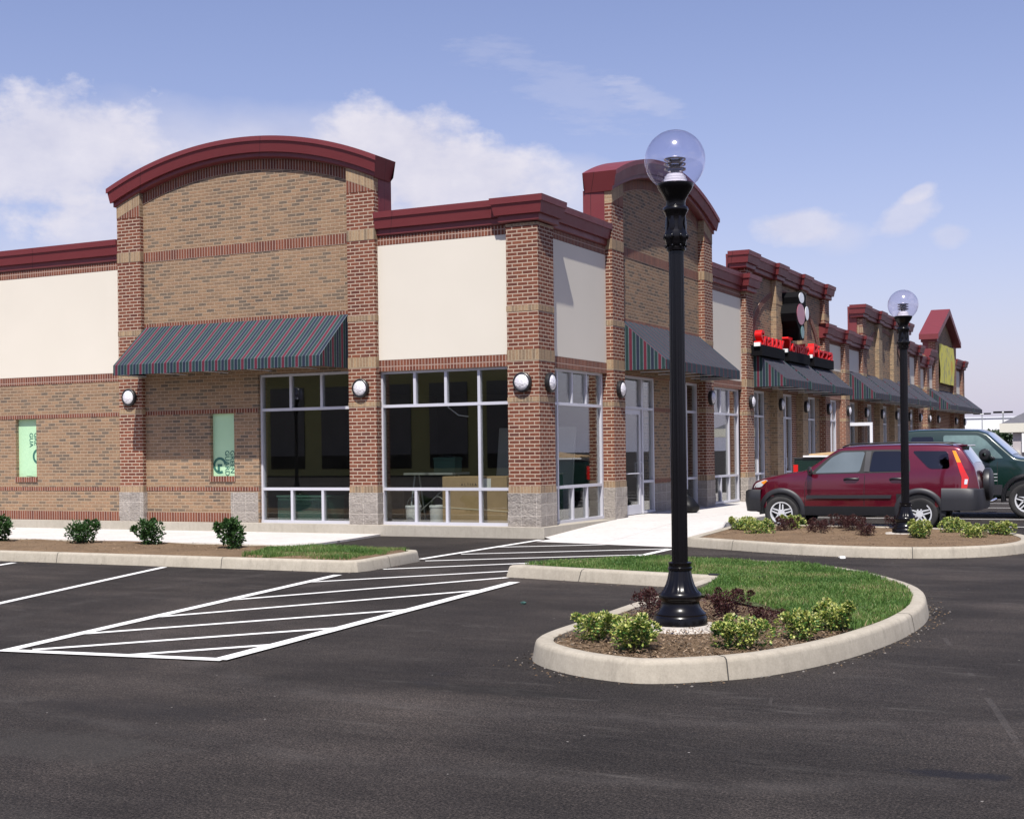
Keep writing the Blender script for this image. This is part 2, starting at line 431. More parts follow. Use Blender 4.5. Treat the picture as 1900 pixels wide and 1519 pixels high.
# ------------------------------------------------------------------ ground
mb = MB(); mb.face([(-900, -500, 0), (900, -500, 0), (900, 1500, 0), (-900, 1500, 0)], 'asphalt')
struct(mb.build('asphalt'))

def offset_poly(P, d):
    n = len(P); out = []
    for i in range(n):
        a, b, c = Vector(P[i-1]), Vector(P[i]), Vector(P[(i+1) % n])
        e1, e2 = (b-a).normalized(), (c-b).normalized()
        n1, n2 = Vector((-e1.y, e1.x)), Vector((-e2.y, e2.x))
        k = (n1+n2); k = k/max(.35, (1+n1.dot(n2)))
        out.append((b.x+k.x*d, b.y+k.y*d))
    return out
def smooth_poly(P, it, keep=()):
    keep = set(keep)
    for _ in range(it):
        Q = []
        n = len(P)
        for i in range(n):
            a, b, c = P[i-1], P[i], P[(i+1) % n]
            if b in keep: Q.append(b)
            else:
                Q.append((b[0]*.75+a[0]*.25, b[1]*.75+a[1]*.25)); Q.append((b[0]*.75+c[0]*.25, b[1]*.75+c[1]*.25))
        P = Q
    return P
def kerb(name, P, h=.15, w=.16, joints=()):
    """P anticlockwise outer foot line"""
    prof = [(0, 0), (.022, h-.035), (.03, h-.014), (.05, h), (w-.02, h), (w, h-.01), (w, 0)]
    rows = [[(x, y, z) for x, y in offset_poly(P, o)] for o, z in prof]
    mb = MB(); mb.grid(rows, 'kerb_concrete', close_u=True, smooth=True)
    O = [offset_poly(P, o) for o, z in prof]; n = len(P); acc = 0.; nxt = 1.1
    for i in range(n):
        a, b = Vector(P[i]), Vector(P[(i+1) % n]); l = (b-a).length
        while nxt < acc+l:
            f = (nxt-acc)/l; g = min(1., f+.010/max(l, .011))
            q = lambda k, f_, e: (O[k][i][0]*(1-f_)+O[k][(i+1) % n][0]*f_+e.x, O[k][i][1]*(1-f_)+O[k][(i+1) % n][1]*f_+e.y)
            d = (b-a).normalized(); nrm = Vector((d.y, -d.x))*.002
            for k in range(5):
                e = nrm if k < 3 else nrm*0
                z0, z1 = prof[k][1]+(.002 if k >= 2 else 0), prof[k+1][1]+.002
                mb.face([(*q(k, f, e), z0), (*q(k, g, e), z0), (*q(k+1, g, nrm if k < 2 else nrm*0), z1), (*q(k+1, f, nrm if k < 2 else nrm*0), z1)], 'joint')
            nxt += 3.05
        acc += l
    return struct(mb.build(name, sharp=40))
plain('joint', (.05, .047, .042), .9)
def bed_top(name, P, m, z, bump=.02, mound=.0):
    bm = bmesh.new()
    vs = [bm.verts.new((x, y, z)) for x, y in P]; f = bm.faces.new(vs)
    bmesh.ops.triangulate(bm, faces=[f])
    for _ in range(5):
        es = [e for e in bm.edges if e.calc_length() > .28]
        if not es: break
        bmesh.ops.subdivide_edges(bm, edges=es, cuts=1)
        bmesh.ops.triangulate(bm, faces=bm.faces[:])
    for v in bm.verts:
        if not v.is_boundary: v.co.z += noise.noise(v.co*2.3)*bump+mound*(.6+.4*noise.noise(v.co*.7))+noise.noise(v.co*9)*bump*.4
    me = bpy.data.meshes.new(name); bm.to_mesh(me); bm.free(); me.materials.append(MATS[m])
    for p in me.polygons: p.use_smooth = True
    o = bpy.data.objects.new(name, me); COL.objects.link(o); return o

# island beside the crossing (anticlockwise)
def catmull(P, k=5):
    out = []
    for i in range(len(P)-1):
        a, b, c, d = P[max(0, i-1)], P[i], P[i+1], P[min(len(P)-1, i+2)]
        for j in range(k):
            t = j/k
            out.append(tuple(.5*((2*b[m])+(-a[m]+c[m])*t+(2*a[m]-5*b[m]+4*c[m]-d[m])*t*t+(-a[m]+3*b[m]-3*c[m]+d[m])*t**3) for m in (0, 1)))
    return out+[P[-1]]
isl_s = [(2.80, -6.95), (5.62, -7.56)]+catmull([(5.80, -10.75), (5.86, -11.7), (5.90, -12.45), (6.0, -12.88), (6.22, -13.18), (6.57, -13.44), (6.93, -13.58), (7.2, -13.58), (7.52, -13.36), (7.83, -12.98), (8.10, -12.25), (8.27, -11.35), (8.34, -10.35),
       (8.28, -9.3), (8.02, -8.1), (7.52, -7.05), (6.95, -6.2), (6.3, -5.62), (5.5, -5.27), (4.7, -5.14), (4.0, -5.14), (3.66, -5.2), (3.5, -5.32)], 4)
kerb('island_kerb', isl_s)
isl_in = offset_poly(isl_s, .15)
struct(bed_top('mulch_bed', isl_in, 'mulch', .092, .025, .025))
# left planting strip
lb = [(-24, -6.93), (.40, -7.06), (.62, -6.95), (.66, -6.7), (.50, -5.15), (.38, -4.95), (.1, -4.86), (-2.6, -4.62), (-24, -4.15)]
lb_s = lb
kerb('kerb_strip', lb_s)
struct(bed_top('planting_strip', offset_poly(lb_s, .15), 'mulch', .125, .035, .06))
# bed in front of the parked vehicles
fb = [(3.12, -1.2), (4.0, -1.72), (5.2, -2.4), (6.4, -2.68), (7.3, -2.5), (7.95, -1.95), (8.3, -1.1), (8.3, 0.1), (7.9, 1.3), (7.0, 2.2), (5.6, 2.65), (2.72, 2.9)]
fb_s = smooth_poly(fb, 2, ((3.12, -1.2), (2.72, 2.9)))
kerb('far_kerb', fb_s, w=.18)
struct(bed_top('far_mulch_bed', offset_poly(fb_s, .17), 'mulch', .13, .03, .03))

# pavements
mb = MB()
P = [(-24, -4.1), (-2.75, -4.56), (-3.05, -1.6), (-3.3, -.06), (-24, -.06)]
mb.prism(P, -.05, .035, 'sidewalk_concrete')
struct(mb.build('side_pavement'))
mb = MB()
ys = [-.9, -.3, .4, 1.2, 2.2, 3.1, 12, 30, 53]
def hb(y): return .008+.167*max(0, min(1, (y+.5)/3.4))
rows = [[], [], [], []]
for y in ys:
    xr = 2.45 if y > 2.9 else 2.6+(2.9-y)*.12
    x0 = .33 if y < .4 else -.4
    z = hb(y); y2 = y
    rows[0].append((x0, y2, z)); rows[1].append((xr-.02, y2-(.62 if y < 0 else 0), z)); rows[2].append((xr, y2-(.62 if y < 0 else 0), z-.02)); rows[3].append((xr, y2-(.62 if y < 0 else 0), -.05))
mb.grid(rows, 'sidewalk_concrete', smooth=False)
struct(mb.build('front_pavement'))

# painted markings
def stripe(mb, a, b, w, z=.004):
    a, b = Vector((*a, 0)), Vector((*b, 0)); d = (b-a).normalized(); n = Vector((-d.y, d.x, 0))*w/2
    N = max(2, int((b-a).length/.4)); pts = []
    L = [a.lerp(b, i/N)+n*(1+noise.noise((a.lerp(b, i/N)*3))*.12) for i in range(N+1)]
    Q = [a.lerp(b, i/N)-n*(1+noise.noise((a.lerp(b, i/N)*3+Vector((5, 1, 0))))*.12) for i in range(N+1)]
    for i in range(N): mb.face([(p.x, p.y, z) for p in (L[i], Q[i], Q[i+1], L[i+1])], 'road_paint')
mb = MB()
stripe(mb, (1.885, -14.12), (.62, -7.42), .12, .007); stripe(mb, (.335, -4.85), (.183, -.40), .11, .007)
stripe(mb, (1.87, -14.09), (3.87, -13.83), .12, .010)
stripe(mb, (3.845, -13.86), (3.24, -7.6), .13, .013); stripe(mb, (3.18, -3.72), (3.11, -1.85), .12, .007)
for a, b in (((2.958, -13.92), (3.75, -12.93)), ((2.037, -13.95), (3.63, -11.85)), ((1.70, -13.05), (3.50, -10.38)), ((1.46, -11.85), (3.31, -8.42)), ((1.15, -10.4), (2.85, -7.02)),
             ((.798, -8.357), (2.60, -6.0)), ((.715, -6.474), (2.35, -4.75)), ((.549, -5.068), (3.134, -3.048)), ((.425, -3.767), (3.066, -1.80)), ((.24, -2.248), (2.142, -.92))):
    stripe(mb, a, b, .092, .004)
struct(mb.build('crossing_marking'))
mb = MB()
stripe(mb, (-.0, -14.4), (-2.46, -7.15), .10); stripe(mb, (-3.9, -11.2), (-5.22, -7.25), .10)
stripe(mb, (-6.6, -11.5), (-8.0, -7.25), .10)
for y in (5.55, 8.35, 11.2, 14.0, 16.8, 19.6, 22.4, 25.2):
    stripe(mb, (2.55, y), (8.2, y-.02), .10)
struct(mb.build('parking_line'))

# grass
def in_poly(x, y, P):
    c = False; j = len(P)-1
    for i in range(len(P)):
        if (P[i][1] > y) != (P[j][1] > y) and x < (P[j][0]-P[i][0])*(y-P[i][1])/(P[j][1]-P[i][1])+P[i][0]: c = not c
        j = i
    return c
def grass(name, P, n, z, hgt, edge=.05):
    xs = [p[0] for p in P]; ys = [p[1] for p in P]
    v, f, uv = [], [], []
    cnt = 0
    while cnt < n:
        x, y = random.uniform(min(xs), max(xs)), random.uniform(min(ys), max(ys))
        if not in_poly(x, y, P): continue
        if noise.noise(Vector((x*2.1, y*2.1, 3.)))*.5+noise.noise(Vector((x*7, y*7, 1.)))*.25 < -.34 and random.random() < .75: cnt += 1; continue
        cnt += 1
        h = hgt*random.uniform(.5, 1.15)*(.8+.35*noise.noise(Vector((x*1.3, y*1.3, 0)))); a = random.uniform(0, 6.283); w = random.uniform(.0028, .0055)
        lean = random.uniform(.1, .75)*h; b = random.uniform(0, 6.283)
        dx, dy = math.cos(a)*w, math.sin(a)*w; lx, ly = math.cos(b)*lean, math.sin(b)*lean
        i = len(v)
        zz = z+.03*noise.noise(Vector((x*1.1, y*1.1, 0)))
        v += [(x-dx, y-dy, zz), (x+dx, y+dy, zz), (x+lx*.4+dx*.7, y+ly*.4+dy*.7, zz+h*.65), (x+lx*.4-dx*.7, y+ly*.4-dy*.7, zz+h*.65), (x+lx, y+ly, zz+h)]
        f += [(i, i+1, i+2, i+3), (i+3, i+2, i+4)]
        c = min(.999, max(0, random.gauss(.47, .25)+.55*noise.noise(Vector((x*1.6, y*1.6, 7.)))))
        uv += [(c, 0)]*7
    # the soil and thatch sheet under the blades
    me = bpy.data.meshes.new(name); me.from_pydata(v, [], f)
    L = me.uv_layers.new(name='UVMap'); L.data.foreach_set('uv', [c for q in uv for c in q])
    me.materials.append(MATS['grass_blade'])
    o = bpy.data.objects.new(name, me); COL.objects.link(o)
    return struct(o, 'stuff')
gi = [p for p in isl_in if p[1] > -11.6 and not (p[1] < -9.2 and p[0] < 7)]
gi = [p for p in isl_in if (p[0] < 7 and p[1] > -9.2) or (p[0] >= 7 and p[1] > -11.55)]
# order: keep the outline order, then the ragged mulch edge
gr_edge = [(6.05, -9.25), (6.5, -9.6), (6.98, -10.15), (7.45, -10.75), (7.85, -11.2), (8.1, -11.5)]
i0 = max(range(len(gi)), key=lambda i: (gi[i][1] < -11, gi[i][0]))
start = next(i for i in range(len(gi)) if gi[i][1] < -11)
gpoly = gi[start:]+gi[:start]+gr_edge
gpoly = offset_poly(gpoly, .0)
struct(bed_top('turf', gpoly, 'turf', .126, .01, .02))
grass('grass', gpoly, 66000, .14, .058)
gl = [(-1.35, -6.86), (.36, -6.86), (.40, -6.6), (.30, -5.1), (-.2, -4.98), (-1.7, -4.85), (-1.95, -5.4), (-1.5, -6.2)]
struct(bed_top('turf_patch', gl, 'turf', .128, .01, .02))
grass('grass_patch', gl, 16000, .135, .095)

# mulch chips
def chips(name, polys, n):
    mb = MB()
    for P, k, z in polys:
        xs = [p[0] for p in P]; ys = [p[1] for p in P]; c = 0
        while c < k:
            x, y = random.uniform(min(xs), max(xs)), random.uniform(min(ys), max(ys)); 
            if not in_poly(x, y, P): continue
            c += 1
            a = random.uniform(0, 6.28); l = random.uniform(.006, .022); w = random.uniform(.002, .005); t = random.uniform(-.4, .4)
            d = Vector((math.cos(a), math.sin(a), t))*l; e = Vector((-math.sin(a), math.cos(a), random.uniform(-.5, .5)))*w
            q = Vector((x, y, z+random.uniform(0, .03)))
            mb.face([q-d-e, q+d-e, q+d+e, q-d+e], random.choice(('mulch', 'mulch', 'mulch', 'bark', 'mulch', 'chip')))
    return struct(mb.build(name, recalc=False), 'stuff')
plain('chip', (.28, .20, .13), .9)
mul_i = [p for p in isl_in if p[1] < -9.3]
chips('mulch_chips', [([p for p in isl_in if p[1] < -9.4], 9000, .118), ([(-14, -6.7), (-1.0, -6.8), (-1.6, -5), (-14, -4.5)], 5000, .15),
                      (offset_poly(fb_s, .25), 4000, .13)], 0)

mb = MB()
for P, k in ((isl_s, 900), (lb_s, 500), (fb_s, 500)):
    O = offset_poly(P, -.0); n = len(P); seg = [(Vector(P[i]), Vector(P[(i+1) % n])) for i in range(n)]
    wts = [(b-a).length for a, b in seg]
    for _ in range(k):
        a, b = random.choices(seg, wts)[0]; q = a.lerp(b, random.random()); d = (b-a).normalized(); q = q+Vector((d.y, -d.x))*abs(random.gauss(0, .10))
        if q.x < -15: continue
        r = random.uniform(.004, .013); h = r*random.uniform(.5, 1.); a0 = random.uniform(0, 6)
        ring = [(q.x+r*random.uniform(.7, 1.2)*math.cos(a0+j*1.571), q.y+r*random.uniform(.7, 1.2)*math.sin(a0+j*1.571), .001) for j in range(4)]
        tp = (q.x, q.y, h); m_ = random.choice(('asphalt', 'asphalt', 'asphalt', 'mulch', 'bark', 'bark', 'grit'))
        for j in range(4): mb.face([ring[j], ring[(j+1) % 4], tp], m_)
plain('grit', (.17, .155, .14), .9)
struct(mb.build('grit', recalc=False), 'stuff')

# ------------------------------------------------------------------ the shop row
building = empty('shop_building', (0, 0, 0))
tag(building, 'long one-storey brick and stucco shop row with maroon cornices and arched parapet', 'building')
YEND = 51.2; XW = -22.; 
# band heights
Z0, ZB, ZT = .20, .81, .93
def wall_cells(mb, F, u0, u1, n0, n1, z0, z1, m, holes=()):
    us = sorted({u0, u1, *[h[0] for h in holes], *[h[1] for h in holes]}); zs = sorted({z0, z1, *[h[2] for h in holes], *[h[3] for h in holes]})
    us = [u for u in us if u0 <= u <= u1]; zs = [z for z in zs if z0 <= z <= z1]
    for j in range(len(zs)-1):
        run = None
        for i in range(len(us)-1):
            uc, zc = (us[i]+us[i+1])/2, (zs[j]+zs[j+1])/2
            hole = any(h[0] < uc < h[1] and h[2] < zc < h[3] for h in holes)
            if hole:
                if run is not None: mb.box(run, us[i], n0, n1, zs[j], zs[j+1], m, F); run = None
            elif run is None: run = us[i]
        if run is not None: mb.box(run, us[-1], n0, n1, zs[j], zs[j+1], m, F)
def band(mb, F, u0, u1, n, z0, z1, m, holes=()):
    wall_cells(mb, F, u0, u1, n-.02, n+.007, z0, z1, m, [h for h in holes if h[3] > z0+1e-4 and h[2] < z1-1e-4])

def pillar(F, u0, u1, n_back, ztop, kind='red', topcap=True, base=True):
    mb = MB(); red = 'red_brick' if kind == 'red' else 'tan_pilaster'; z = ZB
    seg = [(ZB, ZT, 'tan_soldier'), (ZT, 2.45, red), (2.45, 2.54, 'tan_soldier'), (2.54, 3.19, red), (3.19, 3.39, 'tan_soldier'), (3.39, 4.08, red),
           (4.08, 4.18, 'tan_soldier'), (4.18, 5.62, red), (5.62, 5.82, 'tan_soldier'), (5.82, 9., red)]
    for a, b, m in seg:
        if a >= ztop: break
        b = min(b, ztop); e = .006 if m == 'tan_soldier' else 0
        mb.box(u0-e, u1+e, n_back, e, a, b, m, F)
    o = mb.build('brick_pillar', building)
    if base:
        b = MB(); rows = []
        # rock-faced block base: front and sides broken up a little
        nu = max(3, int((u1-u0)/.05)); nz = 12; e = .016
        per = [(u0-e, n_back+(0-n_back)*i/4) for i in range(4)]+[(u0-e+(u1-u0+2*e)*i/nu, e) for i in range(nu+1)]+[(u1+e, 0-(0-n_back)*i/4) for i in range(1, 5)]
        for k in range(nz+1):
            z = Z0-.02+(ZB-Z0+.02)*k/nz; row = []
            for u, n in per:
                q = Vector((u*7, n*7, z*7)); d = .016*noise.noise(q)+.012*noise.noise(q*2.7)
                c = ((u0+u1)/2); row.append(F(u+(d if u > c else -d)*(.8 if n < 0 else .3), n+(d if n > -.01 else 0), z))
            rows.append(row)
        b.grid(rows, 'split_face_block', smooth=True); b.face(rows[-1], 'split_face_block')
        b.build('stone_base', o, sharp=60)
    return o

def frame_window(F, u0, u1, z0, z1, n, vtop=(), vmid=(), vbot=(), h1=2.45, h2=.875, name='window', wide=.055):
    """aluminium storefront window: frame mesh with glass panes as its child"""
    w = wide; d0, d1 = n-.05, n+.05; t = w/2
    mb = MB(); fr = 'aluminium'
    mb.box(u0, u1, d0, d1, z1-w, z1, fr, F); mb.box(u0, u1, d0-.005, d1+.012, z0, z0+w, fr, F)
    mb.box(u0, u0+w, d0, d1, z0+w, z1-w, fr, F); mb.box(u1-w, u1, d0, d1, z0+w, z1-w, fr, F)
    hs = [h for h in (h2, h1) if z0 < h < z1]
    for h in hs: mb.box(u0+w, u1-w, d0+.004, d1-.004, h-t, h+t, fr, F)
    zz = [z0+w]+[x for h in hs for x in (h-t, h+t)]+[z1-w]
    sets = {3: (vbot, vmid, vtop), 2: (vmid, vtop), 1: (vmid,)}[len(zz)//2]
    for k, vs in enumerate(sets):
        for v in vs: mb.box(v-t, v+t, d0+.008, d1-.008, zz[2*k], zz[2*k+1], fr, F)
    o = mb.build(name, building)
    g = MB(); g.box(u0+w*.5, u1-w*.5, n-.012, n+.0, z0+w*.5, z1-w*.5, 'shop_glass', F)
    g.build('pane', o)
    return o

def door(F, u0, u1, n, z0=.19, z1=2.42, hinge_left=True, swing=None):
    G = F
    if swing:   # leaf standing open, square to the front
        hu, G0 = swing, F; G = lambda u, nn, z: G0(hu+(nn-n), n+(u-u0), z)
    mb = MB(); w = .085
    mb.box(u0, u0+w, n-.04, n+.025, z0, z1, 'white_aluminium' if swing else 'aluminium', G); mb.box(u1-w, u1, n-.04, n+.025, z0, z1, 'white_aluminium' if swing else 'aluminium', G)
    mb.box(u0+w, u1-w, n-.04, n+.025, z1-.10, z1, 'white_aluminium' if swing else 'aluminium', G); mb.box(u0+w, u1-w, n-.04, n+.025, z0, z0+.20, 'white_aluminium' if swing else 'aluminium', G)
    o = mb.build('door', building)
    g = MB(); g.box(u0+w*.6, u1-w*.6, n-.012, n, z0+.12, z1-.06, 'shop_glass', G); g.build('pane', o)
    h = MB(); uh = u1-w*.5 if hinge_left else u0+w*.5
    h.tube([G(uh, n+.02, .95), G(uh, n+.085, .98), G(uh, n+.085, 1.28), G(uh, n+.02, 1.31)], .013, 'white_aluminium', 8)
    h.tube([G(u0+w, n+.03, 1.06), G(u0+w, n+.07, 1.06), G(u1-w, n+.07, 1.06), G(u1-w, n+.03, 1.06)], .012, 'aluminium', 8)
    h.build('handle', o)
    return o

LOWP = [(-.30, 5.68), (.02, 5.68), (.045, 5.70), (.045, 5.81), (.10, 5.81), (.135, 6.005), (.155, 6.005), (.165, 6.12), (-.30, 6.125)]
def shifted(prof, ztop): return [(o, z+ztop-6.11) for o, z in prof]
def sweep(path, prof, m='maroon_metal', name='cornice', side=1):
    """path in plan; profile offset outwards to the right of travel"""
    n = len(path); V = [Vector(p) for p in path]; rows = []
    for i in range(n):
        e1 = (V[i]-V[i-1]).normalized() if i else (V[1]-V[0]).normalized()
        e2 = (V[i+1]-V[i]).normalized() if i < n-1 else e1
        n1, n2 = Vector((e1.y, -e1.x)), Vector((e2.y, -e2.x)); k = (n1+n2)/max(.2, 1+n1.dot(n2))
        rows.append([(V[i].x+k.x*o, V[i].y+k.y*o, z) for o, z in prof])
    mb = MB(); mb.grid(rows, m, close_u=True, smooth=False)
    mb.face(rows[0], m); mb.face(rows[-1], m)
    return mb.build(name, building)

def arched_tower(F, u0, u1, thick, bulge_holes, n_wall, pw=.62):
    """tower bay between two pillars with a segmental arched parapet"""
    c = (u0+u1)/2; H = (u1-u0)/2; zp, ze = 7.86, 7.17; half = H+.145; rise = zp-ze
    Rr = (half*half+rise*rise)/(2*rise); zc = zp-Rr
    arc = lambda u, dr=0.: zc+math.sqrt(max(0, (Rr+dr)**2-(u-c)**2))
    N = 40
    # wall field
    mb = MB()
    wall_cells(mb, F, u0+.05, u1-.05, -.45, n_wall, 3.15, 5.2, 'tan_brick', ())
    us = [u0+.05+(u1-u0-.1)*i/N for i in range(N+1)]
    for a, b in zip(us, us[1:]):
        za, zb = arc(a, -.60), arc(b, -.60)
        q = lambda u, n, z: F(u, n, z)
        mb.face([q(a, n_wall, 5.2), q(b, n_wall, 5.2), q(b, n_wall, zb), q(a, n_wall, za)], 'tan_brick')
        mb.face([q(b, -.45, 5.2), q(a, -.45, 5.2), q(a, -.45, za), q(b, -.45, zb)], 'maroon_metal')
    band(mb, F, u0+.06, u1-.06, n_wall, 5.60, 5.80, 'red_soldier'); band(mb, F, u0+.06, u1-.06, n_wall, 4.20, 4.31, 'red_soldier')
    # arch of soldier bricks under the cornice
    s = 0
    for a, b in zip(us, us[1:]):
        l = math.hypot(b-a, arc(b)-arc(a))
        for dr0, dr1, v0, v1, nn in ((-.615, -.40, 0., .203, .012),):
            P = [(a, arc(a, dr0)), (b, arc(b, dr0)), (b, arc(b, dr1)), (a, arc(a, dr1))]
            mb.face([F(u, n_wall+nn, z) for u, z in P], 'red_radial', [(s, v0+.002), (s+l, v0+.002), (s+l, v1-.002), (s, v1-.002)])
        mb.face([F(a, n_wall, arc(a, -.615)), F(b, n_wall, arc(b, -.615)), F(b, n_wall+.012, arc(b, -.615)), F(a, n_wall+.012, arc(a, -.615))], 'red_radial', [(0, .1)]*4)
        s += l
    mb.build('parapet_wall', building)
    # metal-clad sides and back of the raised part
    mb = MB()
    for u, s_ in ((u0, 1), (u1, -1)):
        a, b = sorted((u-s_*.005, u+s_*.30))
        mb.prism([(-thick, 5.6), (-.15, 5.6), (-.15, arc(u, -.36)), (-thick, arc(u, -.36))], a, b, 'maroon_metal', lambda p, q, r: F(r, p, q))
    for a, b in zip(us, us[1:]):
        mb.face([F(a, -thick+.01, 5.6), F(b, -thick+.01, 5.6), F(b, -thick+.01, arc(b, -.3)), F(a, -thick+.01, arc(a, -.3))], 'maroon_metal')
    mb.build('parapet_side', building)
    # pillars with a sloped crown of tan soldiers
    for a, b in ((u0, u0+pw), (u1-pw, u1)):
        zl = min(arc(a, -.63), arc(b, -.63))
        pillar(F, a, b, -.30, zl)
        mb = MB(); K = 6; s = 0
        for i in range(K):
            p, q = a+(b-a)*i/K, a+(b-a)*(i+1)/K; l = (b-a)/K
            mb.face([F(p, .006, zl), F(q, .006, zl), F(q, .006, arc(q, -.63)), F(p, .006, arc(p, -.63))], 'red_radial', [(s, .02), (s+l, .02), (s+l, .1), (s, .1)])
            mb.face([F(p, .008, arc(p, -.63)), F(q, .008, arc(q, -.63)), F(q, .008, arc(q, -.38)), F(p, .008, arc(p, -.38))], 'tan_radial', [(s, .002), (s+l, .002), (s+l, .2), (s, .2)])
            s += l
        for u in (a, b):
            mb.face([F(u, .008, zl), F(u, -.3, zl), F(u, -.3, arc(u, -.38)), F(u, .008, arc(u, -.38))], 'tan_pilaster')
        mb.build('pillar_crown', building)
    # arched cornice
    prof = [(.0, -.40, .02), (.045, -.38, .05), (.045, -.30, .05), (.10, -.30, .09), (.145, -.09, .12), (.165, -.09, .145), (.165, 0, .145), (-thick+.05, 0, .145), (-thick+.05, -.30, .09), (-thick+.05, -.40, .02)]
    rows = []
    M = 44
    for i in range(M+1):
        f = -1+2*i/M; row = []
        for o, dr, ext in prof:
            u = c+f*(H+ext-.0); row.append(F(u, o, arc(u, dr)))
        rows.append(row)
    mb = MB(); mb.grid(rows, 'maroon_metal', close_u=True, smooth=True); mb.face(rows[0], 'maroon_metal'); mb.face(rows[-1], 'maroon_metal')
    mb.build('arched_cornice', building, sharp=25)
    return arc

# ---- west front (faces the car park on the camera side)
PA1, PA2 = (-9.78, -9.16), (-4.07, -3.42)
gwin = [(-12.87, -12.26, 1.135, 2.40), (-7.47, -6.87, 1.135, 2.40)]
NW = -.11
mb = MB()
wall_cells(mb, FA, XW, PA1[0], -.40, NW, Z0, 3.32, 'tan_brick', [gwin[0]])
wall_cells(mb, FA, PA1[1], -6.26, -.40, NW, Z0, 3.15, 'tan_brick', [gwin[1]])
for u0, u1, hl in ((XW, PA1[0], [gwin[0]]), (PA1[1], -6.26, [gwin[1]])):
    band(mb, FA, u0, u1 if u1 != -6.26 else -6.97, NW, .205, .39, 'red_soldier'); band(mb, FA, u0, u1, NW, .835, .915, 'red_soldier'); band(mb, FA, u0, u1, NW, 2.41, 2.49, 'red_soldier', hl)
    for h in hl: mb.box(h[0]-.02, h[1]+.02, NW-.02, NW+.02, h[2]-.11, h[2], 'red_soldier', FA)
band(mb, FA, XW, PA1[0], NW, 3.15, 3.32, 'red_soldier')
mb.box(PA1[1], PA2[0], -.40, NW-.003, 3.15, 3.16, 'tan_brick', FA)
band(mb, FA, PA2[1], -.63, NW, 3.11, 3.32, 'red_soldier')
mb.box(PA2[1], -.63, -.40, NW-.0, 3.11, 3.32, 'tan_brick', FA)
band(mb, FA, XW, PA1[0], NW, 5.505, 5.67, 'red_soldier'); band(mb, FA, PA2[1], -.63, NW, 5.505, 5.67, 'red_soldier')
for a, b in ((XW, PA1[0]), (PA2[1], -.63)): mb.box(a, b, -.40, NW-.02, 5.50, 5.68, 'tan_brick', FA)
mb.box(-6.97, -6.29, NW-.03, NW+.012, Z0, ZB, 'split_face_block', FA)
mb.build('side_wall', building)
for a, b in ((XW, PA1[0]), (PA2[1], -.63)):
    mb = MB(); mb.box(a, b, -.38, NW+.003, 3.325, 5.50, 'stucco', FA); mb.build('stucco_panel', building)
mb = MB(); mb.box(XW, .0, -.6, .12, -.05, .2, 'plinth_concrete', FA)
mb.box(.0, .12, -.6, .12, -.05, .2, 'plinth_concrete', FA)
mb.prism([(.6, -.05), (3.3, -.05), (3.3, .185), (.6, .2)], -.3, .12, 'plinth_concrete', lambda a, b, c: (c, a, b))
mb.build('plinth', building)
# boards in the two small openings
for i, h in enumerate(gwin):
    mb = MB(); mb.box(h[0]-.01, h[1]+.01, -.30, -.195, h[2]-.01, h[3]+.01, 'green_sheathing', FA)
    if i == 0: mb.prism([(h[0]+.22, h[2]+.03), (h[1]-.01, h[2]-.01), (h[1], h[2]+.10)], -.192, -.187, 'green_sheathing', lambda a, b, c: FA(a, c, b))
    b = mb.build('window_board', building)
    inky = lambda ox, oz, n=-.193: (lambda x, y, z: Vector(FA(ox+y, n+z, oz-x)))     # turned a quarter, reads downwards
    if i == 1:
        for txt, ox, oz in (('GREEN', h[1]-.165, h[2]+.52), ('GUARD', h[1]-.295, h[2]+.52)):
            place_mesh('lettering', text_mesh(txt, .15, .003, offset=.002), 'dark_green_ink', b, inky(ox, oz))
        cx, cz, s0 = h[0]+.165, h[2]+.215, 1
    else:
        for txt, ox, oz in (('GREEN', h[1]-.165, h[2]+.97), ('GUARD', h[1]-.305, h[2]+.97)):
            place_mesh('lettering', text_mesh(txt[:3], .15, .003, offset=.002), 'dark_green_ink', b, inky(ox+.02, oz))
        cx, cz, s0 = h[1]-.03, h[2]+.45, 0
    mb = MB()
    for k in range(26):
        a0, a1 = R(-60-k*11.2), R(-60-(k+1)*11.2)
        P = [(cx+r*math.cos(a), cz+r*math.sin(a)) for r, a in ((.115, a0), (.17, a0), (.17, a1), (.115, a1))]
        P = [(min(x, h[1]), z) for x, z in P]
        if max(p[0] for p in P)-min(p[0] for p in P) < .004: continue
        mb.face([FA(x, -.1925, z) for x, z in P], 'dark_green_ink')
    if s0: mb.box(cx-.06, cx-.0, -.194, -.1925, cz-.12, cz-.02, 'dark_green_ink', FA); mb.box(cx-.06, cx+.06, -.194, -.1922, cz-.02, cz+.03, 'dark_green_ink', FA)
    mb.build('round_mark', b)

frame_window(FA, -6.27, PA2[0]+.02, .2, 3.16, -.23, (-5.53, -4.80), (), (-5.53, -4.80))
frame_window(FA, PA2[1]-.02, -.61, .2, 3.12, -.23, (-2.69, -2.02, -1.32), (-1.32,), (-2.69, -2.02, -1.32))
arched_tower(FA, PA1[0], PA2[1], .62, (), NW)
pillar(FA, -.63, 0, -.30, 5.66)           # corner pillar; its east side is built as wide
# the corner pillar's return on the east front
mb = MB()
for a, b, m in ((ZB, ZT, 'tan_soldier'), (ZT, 2.45, 'red_brick'), (2.45, 2.54, 'tan_soldier'), (2.54, 3.19, 'red_brick'), (3.19, 3.39, 'tan_soldier'), (3.39, 4.08, 'red_brick'), (4.08, 4.18, 'tan_soldier'), (4.18, 5.62, 'red_brick'), (5.62, 5.66, 'tan_soldier')):
    e = .006 if m == 'tan_soldier' else 0
    mb.box(.299, .67+e, -.30, e, a, b, m, FB)
mb.box(.30, .68, -.3, .014, Z0, ZB, 'split_face_block', FB)
mb.build('corner_return', building)

